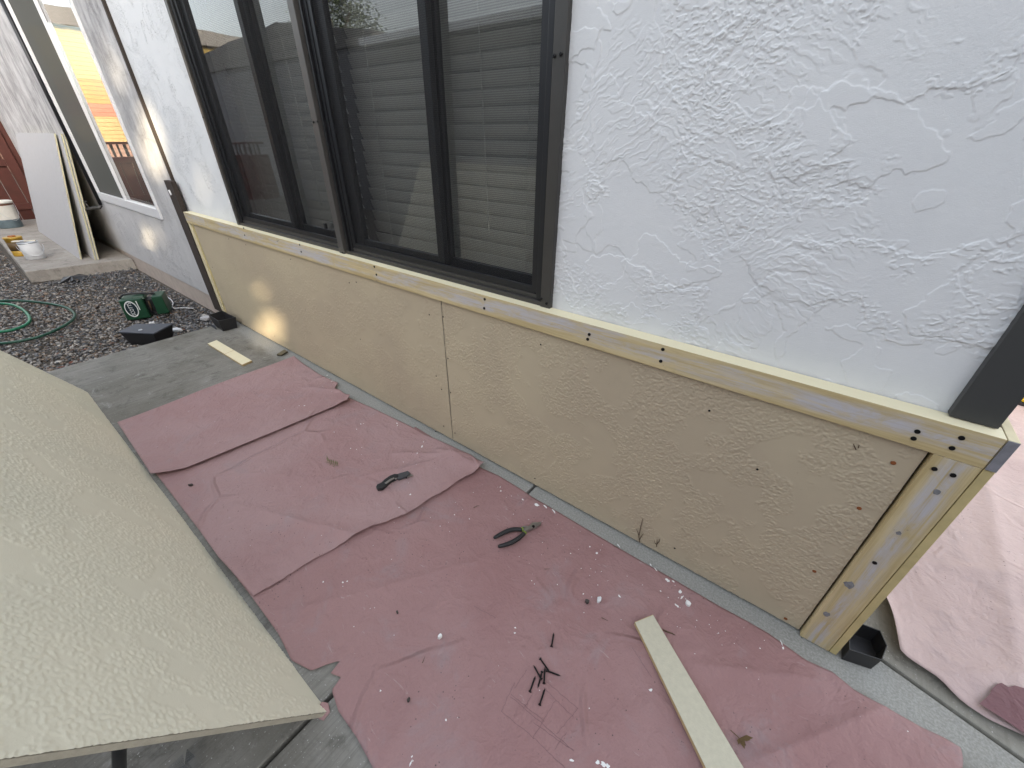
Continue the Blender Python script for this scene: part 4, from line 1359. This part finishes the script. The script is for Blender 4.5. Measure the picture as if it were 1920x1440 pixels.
MB().tube([loc(.19, -.02, -.005), loc(.20, .02, -.012)], .006, 8).build('stem', MT['rust'], sp, True)
# emblem on the face turned to the camera
def oval(cu, cz, ru, rz, n_, th, name, mat, hole=None):
    m2 = MB()
    N_ = 32
    rings = []
    for k in range(N_):
        a = 2*math.pi*k/N_
        rings.append((math.cos(a), math.sin(a)))
    if hole is None:
        m2.prism([loc(cu+ru*a, n_-.003, cz+rz*b) for a, b in rings], [loc(cu+ru*a, n_+th, cz+rz*b) for a, b in rings])
    else:
        o1 = [loc(cu+ru*a, n_+th, cz+rz*b) for a, b in rings]
        i1 = [loc(cu+ru*hole*a, n_+th, cz+rz*hole*b) for a, b in rings]
        o0 = [p-Nn*.006 for p in o1]
        m2.ring(o0, o1); m2.ring(o1, i1)
    return m2.build(name, mat, sp)
oval(.062, .090, .036, .062, .0, .0012, 'emblem', MT['logo_navy'])
oval(.062, .090, .040, .066, .0, .0020, 'emblem_ring', MT['logo_white'], .87)
fcv = bpy.data.curves.new('lettering', 'FONT')
fcv.body = 'SCOTTS'
fcv.size = .034
fcv.align_x = 'CENTER'
fcv.align_y = 'CENTER'
fcv.extrude = .0006
fo = bpy.data.objects.new('lettering_source', fcv)
COL.objects.link(fo)
bpy.context.view_layer.update()
tme = bpy.data.meshes.new_from_object(fo.evaluated_get(bpy.context.evaluated_depsgraph_get()))
bpy.data.objects.remove(fo)
vs = [loc(.062 - v.co.y*1.05, .0022+v.co.z, .090 + v.co.x*.84) for v in tme.vertices]
MB().add(vs, [tuple(p.vertices) for p in tme.polygons]).build('lettering', MT['logo_white'], sp)
bpy.data.meshes.remove(tme)
MB().obb(loc(.108, .0, .075), U*.006, Nn*.0016, Z*.075).build('emblem_bar', MT['logo_white'], sp)

zl = .055
lid = [G(220, 622, zl), G(254, 607, zl), G(325, 606, zl), G(287.5, 625, zl)]
c = sum(lid, Vector())/4
lb = thing('valve_box', 'flat black plastic box with tapered sides on gravel beside the concrete', 'plastic box', (c.x, c.y, -.05))
MB().prism([p-Vector((0, 0, .012)) for p in lid][::-1], lid[::-1]).build('lid', MT['grey_plastic'], lb, bevel=.004)
bs = [Vector((c.x+(p.x-c.x)*.78, c.y+(p.y-c.y)*.78, -.055)) for p in lid]
tpp = [Vector((c.x+(p.x-c.x)*.95, c.y+(p.y-c.y)*.95, zl-.012)) for p in lid]
MB().prism(bs[::-1], tpp[::-1]).build('body', MT['black_plastic'], lb, bevel=.006)
q = G(263, 618.5, zl+.002)
MB().lathe(q, [(.012, -.004), (.012, .001)], 14).build('bolt', MT['can_metal'], lb)

hz = -.022
def hose_pts(lst):
    P_ = [G(x, y, hz) for x, y in lst]
    out = []
    for i in range(len(P_)-1):
        a, b, c_, d = P_[max(i-1, 0)], P_[i], P_[i+1], P_[min(i+2, len(P_)-1)]
        for k in range(6):
            t = k/6
            out.append(.5*((2*b)+(c_-a)*t+(2*a-5*b+4*c_-d)*t*t+(3*b-a-3*c_+d)*t*t*t))
    out.append(P_[-1])
    return out
hs = thing('garden_hose', 'green garden hose lying in loose loops on the gravel', 'hose', G(30, 600, -.05))
MB().tube(hose_pts([(-40, 578), (-15, 570), (0, 569), (25, 572), (46, 583), (56, 598), (48, 609), (25, 618), (0, 622), (-40, 624)]), .0105, 10).build('near_loop', MT['hose'], hs, True)
MB().tube(hose_pts([(-40, 566), (0, 564), (25, 563.5), (50, 564.5), (75, 567), (100, 570.5), (125, 577), (139, 587), (138, 597), (125, 608), (100, 621), (75, 631), (50, 637), (25, 641.5), (0, 644), (-40, 646)]), .0098, 10).build('far_loop', MT['hose_dark'], hs, True)
for o_ in hs.children:
    if o_.name.startswith('far'):
        o_['label'] = 'darker green outer loop'

o = MB().tube([G(x, y, -.02) for x, y in ((312, 555), (321, 562), (325, 568), (322, 575), (327, 578), (345, 577), (363, 578))], .004, 6).build('white_wire', MT['vinyl'], smooth=True)
tag(o, 'thin white wire bent on the dark gravel right of the green spreader', 'wire')
flake('bottle_top', MT['vinyl'], 282, 600, .02, .02, 0, .03, 'small white cap on gravel between the green spreader and the black box', 'cap').location.z = -.04
o = MB()
pts = [(108, 530), (120, 521), (135, 517), (150, 515), (163, 514), (166, 519), (150, 523), (138, 527), (125, 528), (112, 533)]
pp = [G(x, y, -.03) for x, y in pts]
cc = sum(pp, Vector())/len(pp)+Vector((0, 0, .025))
o.add([(p.x, p.y, -.045+.02*(i % 2)) for i, p in enumerate(pp)]+[tuple(cc)], [(i, (i+1) % len(pp), len(pp)) for i in range(len(pp))])
tag(o.build('black_rag', MT['black_plastic'], solid=.004), 'crumpled black rag on the gravel in front of the raised slab', 'rag')
flake('stone_chip', MT['can_white'], 328, 610, .05, .03, .5, .012, 'pale flat stone chip on gravel right of the flat black box', 'stone').location.z = -.04
flake('stone_chip', MT['board_grey'], 382, 590, .05, .035, .2, .02, 'grey flat stone on gravel near the foot of the dark board', 'stone').location.z = -.035

# ------------------------------------------------------------------ raised slab: boards, cans, bucket, red fence
def lean_board(yb, yt, x1, x0, label, group='grey boards leaning on the old wall'):
    e = thing('leaning_board', label, 'board', ((x0+x1)/2, yb, .05), group)
    A = Vector((x0, yb, .052)); dv = Vector((0, yt-yb, 1.195))
    nv = Vector((0, 1.195, -(yt-yb))).normalized()
    MB().obb(A, (x1-x0, 0, 0), dv, nv*.0015).build('face', MT['board_grey'], e)
    MB().obb(A+nv*.0017, (x1-x0, 0, 0), dv, nv*.0125).build('core', MT['board_edge'], e)
lean_board(.690, .985, -6.56, -9.0, 'front grey sheet of three leaning on the old wall, nearest the paint cans')
lean_board(.785, 1.012, -6.42, -8.9, 'middle grey sheet of three leaning on the old wall, tight against the rearmost')
lean_board(.804, 1.030, -6.40, -8.9, 'rearmost grey sheet of three leaning on the old wall, beside the tap')

def can(base, r_, h, name, label, cat, mbody):
    e = thing(name, label, cat, base)
    return e
cw = Vector((-6.985, .405, .05))
e = thing('paint_can', 'white paint can with a brush across its lid on the raised slab', 'paint can', cw)
MB().lathe(cw, [(.080, 0), (.083, .003), (.083, .165), (.080, .170)], 32).build('can_body', MT['can_white'], e, True)
MB().lathe(cw+Vector((0, 0, .170)), [(.085, 0), (.085, .008), (.078, .011), (.074, .006), (.03, .006)], 32).build('lid_rim', MT['can_metal'], e, True)
MB().lathe(cw+Vector((0, 0, .002)), [(.0845, 0), (.0845, .006)], 32, capb=False, capt=False).build('bottom_rim', MT['can_metal'], e, True)
hp = []
for k in range(15):
    a = math.pi*k/14
    hp.append(cw+Vector((.098*math.cos(a)*.25 + .02, .098*math.cos(a), .145-.10*math.sin(a)*1.0)) + Vector((.085*math.sin(a), 0, 0)))
MB().tube(hp, .0025, 6).build('bail_handle', MT['can_metal'], e, True)
pbz = cw.z+.186
br = thing('paint_brush', 'pale paint brush lying across the lid of the white paint can', 'brush', (cw.x, cw.y, pbz))
bd = Vector((.55, .80, 0)).normalized(); bs_ = Vector((-.80, .55, 0))
bo = cw+Vector((-.06, -.10, .190))
MB().obb(bo-bs_*.022-Z*.006, bd*.075, bs_*.044, Z*.012).build('bristles', MT['bristle'], br, bevel=.003)
MB().obb(bo+bd*.075-bs_*.023-Z*.007, bd*.03, bs_*.046, Z*.014).build('ferrule', MT['can_metal'], br, bevel=.001)
MB().tube([bo+bd*.105, bo+bd*.14, bo+bd*.20], [.012, .007, .009], 8).build('handle', MT['bristle'], br, True)
cy = Vector((-7.30, .335, .05))
e = thing('paint_can', 'yellow and brown can standing behind the white paint can', 'paint can', cy)
MB().lathe(cy, [(.070, 0), (.072, .004), (.072, .06)], 28).build('lower_band', MT['can_yellow'], e, True)
MB().lathe(cy+Vector((0, 0, .06)), [(.0722, 0), (.0722, .09)], 28).build('label_band', MT['can_brown'], e, True)
MB().lathe(cy+Vector((0, 0, .15)), [(.072, 0), (.072, .035), (.076, .037), (.076, .05), (.068, .053)], 28).build('lid', MT['can_yellow'], e, True)
MB().lathe(cy+Vector((0, .0, .2035)), [(.035, 0), (.03, .012)], 16).build('knob', plain('orange_cap', (.35, .12, .02), .5), e, True)
bk_ = Vector((-9.72, .50, .05))
e = thing('bucket', 'old white paint bucket streaked with grey paint before the red fence', 'bucket', bk_)
MB().lathe(bk_, [(.125, 0), (.130, .012), (.137, .115)], 32, capt=False).build('lower_body', MT['bucket_grey'], e, True)
MB().lathe(bk_, [(.137, .115), (.150, .30)], 32, capb=False, capt=False).build('bucket_body', MT['bucket'], e, True)
MB().lathe(bk_, [(.1505, .30), (.152, .325)], 32, capb=False, capt=False).build('paint_band', MT['bucket_dark'], e, True)
MB().lathe(bk_, [(.152, .325), (.160, .328), (.160, .352), (.150, .356), (.146, .33)], 32, capb=False).build('rim', MT['bucket'], e, True)
MB().tube([bk_+Vector((.158*math.cos(a)*.98, .158*math.sin(a), .32-.22*math.sin((a+.6)/2.2*math.pi) if 0 <= (a+.6) <= 2.2 else .32)) for a in [-.6+k*.22 for k in range(11)]], .003, 6).build('bail_handle', MT['can_metal'], e, True)

fe = thing('red_fence', 'red brown board fence closing the far end of the side yard', 'fence', (-10.45, 0, 0))
for k in range(22):
    y0 = .86-k*.16
    MB().box(-10.45, y0-.152, .03, -10.42, y0, 1.16 if k < 3 else .90).build('fence_board', MT['red_wood'], fe, bevel=.003)
for k in range(34):
    y0 = .36-k*.085
    MB().box(-10.445, y0-.035, .905, -10.425, y0, 1.09).build('picket', MT['dark_wood'], fe)
MB().box(-10.46, -2.6, 1.092, -10.40, .375, 1.13).build('cap_rail', MT['red_wood'], fe, bevel=.003)
MB().box(-10.50, .87, .0, -10.38, .985, 1.75).build('post', MT['red_wood'], fe, bevel=.005)
MB().box(-10.44, .99, .05, -10.41, 1.054, 1.7).build('filler_board', MT['red_wood'], fe)
MB().box(-10.419, -2.6, .81, -10.385, .868, .90).build('rail', MT['red_wood'], fe, bevel=.003)
MB().box(-10.419, -2.6, .20, -10.385, .868, .29).build('rail', MT['red_wood'], fe, bevel=.003)

# yellow case far along the side path
yb = G(1912, 766)
e = thing('yellow_case', 'small yellow case with a black base at the far edge of the pale pink paper', 'case', (yb.x, yb.y+.12, 0))
MB().box(yb.x-.005, yb.y+.02, .03, yb.x+.35, yb.y+.24, .17).build('case_body', MT['yellow'], e, bevel=.01)
MB().box(yb.x-.01, yb.y+.015, .008, yb.x+.355, yb.y+.245, .03).build('case_base', MT['black_plastic'], e, bevel=.004)

# ------------------------------------------------------------------ what the panes mirror and what shades the yard
nh = thing('neighbour_house', 'low dark grey neighbouring house across the yard, mirrored in the dark window', 'house', (-3, -3.2, 0))
MB().box(-15.6, -8, -.07, 3.2, -3.2, 2.55).build('wall', MT['grey_wall'], nh)
m_ = MB()
m_.prism([(-6.9, -2.95, 2.56), (-6.9, -8.1, 2.56), (-6.9, -5.5, 3.15)], [(3.4, -2.95, 2.56), (3.4, -8.1, 2.56), (3.4, -5.5, 3.15)])
prof = [(-13.6, 2.56), (-6.92, 2.56), (-6.92, 2.72), (-9.9, 3.13), (-13.6, 2.90)]
m_.prism([(x, -3.15, z) for x, z in prof], [(x, -8, z) for x, z in prof])
m_.build('roof', MT['roof'], nh)
MB().box(-6.9, -2.95, 2.47, 3.4, -2.87, 2.57).build('gutter', MT['vinyl'], nh, bevel=.01)

ch = thing('clapboard_house', 'sunlit yellow and coral clapboard house beyond the red fence, mirrored in the white window', 'house', (-25, -3, 0))
for z0, z1, c, nm in ((0, .95, (.16, .09, .07), 'plinth'), (.95, 1.85, (.24, .165, .065), 'cream_siding'), (1.85, 2.28, (.25, .062, .028), 'coral_siding'), (2.28, 3.05, (.25, .105, .004), 'amber_siding'), (3.05, 4.60, (.20, .145, .03), 'yellow_siding')):
    mt = plain(nm, c, .7, 0, .3, 6)
    m_ = MB()
    z = z0
    while z < z1-.01:
        h = min(.14, z1-z)
        m_.prism([(-25.0, -12, z), (-25.0+.03, -12, z), (-25.0, -12, z+h)], [(-25.0, 3, z), (-25.0+.03, 3, z), (-25.0, 3, z+h)])
        z += .14
    m_.box(-29, -12, z0, -25.001, 3, z1)
    m_.build(nm, mt, ch)
MB().prism([(-24.6, -12.3, 4.61), (-29.4, -12.3, 4.61), (-27, -12.3, 5.5)], [(-24.6, 3.3, 4.61), (-29.4, 3.3, 4.61), (-27, 3.3, 5.5)]).build('roof', MT['roof'], ch)

# added unseen wall blocks the sun; its openings are shaped to throw sun patches
eb = thing('sun_blocker', 'tall grey building at the right end of the yard, unseen, added to block the sun', 'blocker', (6.2, -3, 0))
def wall_with_holes(x0, x1, y0, y1, z0, z1, holes):
    """a thick wall in the y-z plane, split into boxes round the rectangular openings"""
    ys = sorted(set([y0, y1]+[h[0] for h in holes]+[h[1] for h in holes]))
    zs = sorted(set([z0, z1]+[h[2] for h in holes]+[h[3] for h in holes]))
    m2 = MB()
    for a, b in zip(ys, ys[1:]):
        run = None
        for c_, d in zip(zs, zs[1:]):
            my, mz = (a+b)/2, (c_+d)/2
            hole = any(h[0] < my < h[1] and h[2] < mz < h[3] for h in holes)
            if hole:
                if run:
                    m2.box(x0, a, run[0], x1, b, run[1]); run = None
            else:
                run = (run[0], d) if run else (c_, d)
        if run:
            m2.box(x0, a, run[0], x1, b, run[1])
    return m2
EX = 6.0
def hole_for(x, y, z, dx, dz):
    t = (EX-x)/_sv.x
    cy_, cz_ = y+_sv.y*t, z+_sv.z*t
    w_ = dx*abs(_sv.y/_sv.x)
    return (cy_-w_, cy_+w_, cz_-dz, cz_+dz)
def dapple(parts):
    return [hole_for(*p) for p in parts]
holes = dapple([(-4.02, 1.05, 1.08, .20, .08), (-3.95, 1.05, 1.22, .26, .07), (-3.88, 1.05, 1.34, .15, .06), (-4.20, 1.05, 1.12, .06, .10), (-3.74, 1.05, 1.22, .05, .06), (-4.08, 1.05, 1.58, .09, .06), (-4.15, 1.05, 1.68, .05, .08),
                (-4.95, 1.05, .56, .20, .05), (-5.05, 1.05, .46, .13, .06), (-5.2, 1.05, .36, .20, .04), (-4.72, 1.05, .50, .05, .09), (-5.38, 1.05, .52, .04, .05),
                (-2.98, 1.03, .05, .22, .04), (-2.90, 1.03, .13, .20, .045), (-2.82, 1.03, .215, .12, .035), (-2.70, 1.03, .24, .05, .02), (-2.88, 1.03, .37, .09, .025), (-2.80, 1.03, .42, .05, .03),
                (-3.33, 1.06, .95, .05, .05), (-3.26, 1.06, 1.04, .05, .03), (-3.5, 1.06, 1.2, .03, .05)])
wall_with_holes(EX, EX+.06, -10.2, 1.6, -.07, 6.4, holes).build('wall', MT['grey_wall'], eb)

# a tree beyond the neighbouring house
def tree(name, base, h, rad, label, seed):
    rd = random.Random(seed)
    e = thing(name, label, 'tree', base)
    b = Vector(base)
    m2 = MB()
    m2.tube([b, b+Vector((.1, .05, h*.35)), b+Vector((.0, .1, h*.75))], [.22, .16, .06], 10)
    for k in range(7):
        a = rd.random()*6.28
        s0 = b+Vector((.05, .05, h*rd.uniform(.3, .6)))
        m2.tube([s0, s0+Vector((math.cos(a)*rad*.4, math.sin(a)*rad*.4, h*.12)), s0+Vector((math.cos(a)*rad*.8, math.sin(a)*rad*.8, h*.2))], [.07, .05, .02], 6)
    m2.build('trunk', MT['bark'], e)
    vs, fs = [], []
    for k in range(60):
        a, rr = rd.random()*6.28, rad*math.sqrt(rd.random())
        zc = h*(.45+.55*rd.random())
        rr *= 1.05-.75*abs(zc/h-.65)/.4
        c_ = b+Vector((math.cos(a)*rr, math.sin(a)*rr, zc))
        for q_ in range(150):
            d = Vector((rd.gauss(0, .3), rd.gauss(0, .3), rd.gauss(0, .24)))
            p = c_+d
            u_ = Vector((rd.uniform(-1, 1), rd.uniform(-1, 1), rd.uniform(-1, 1))).normalized()*.055
            w_ = u_.orthogonal().normalized()*.032
            n_ = len(vs)
            vs += [p-u_, p+w_, p+u_, p-w_]
            fs.append((n_, n_+1, n_+2, n_+3))
    MB().add(vs, fs).build('crown', MT['foliage'], e)
tree('broadleaf_tree', (-17.5, -9.6, -.07), 6.8, 1.6, 'dark leafy tree rising behind the grey house, seen only in the window glass', 3)
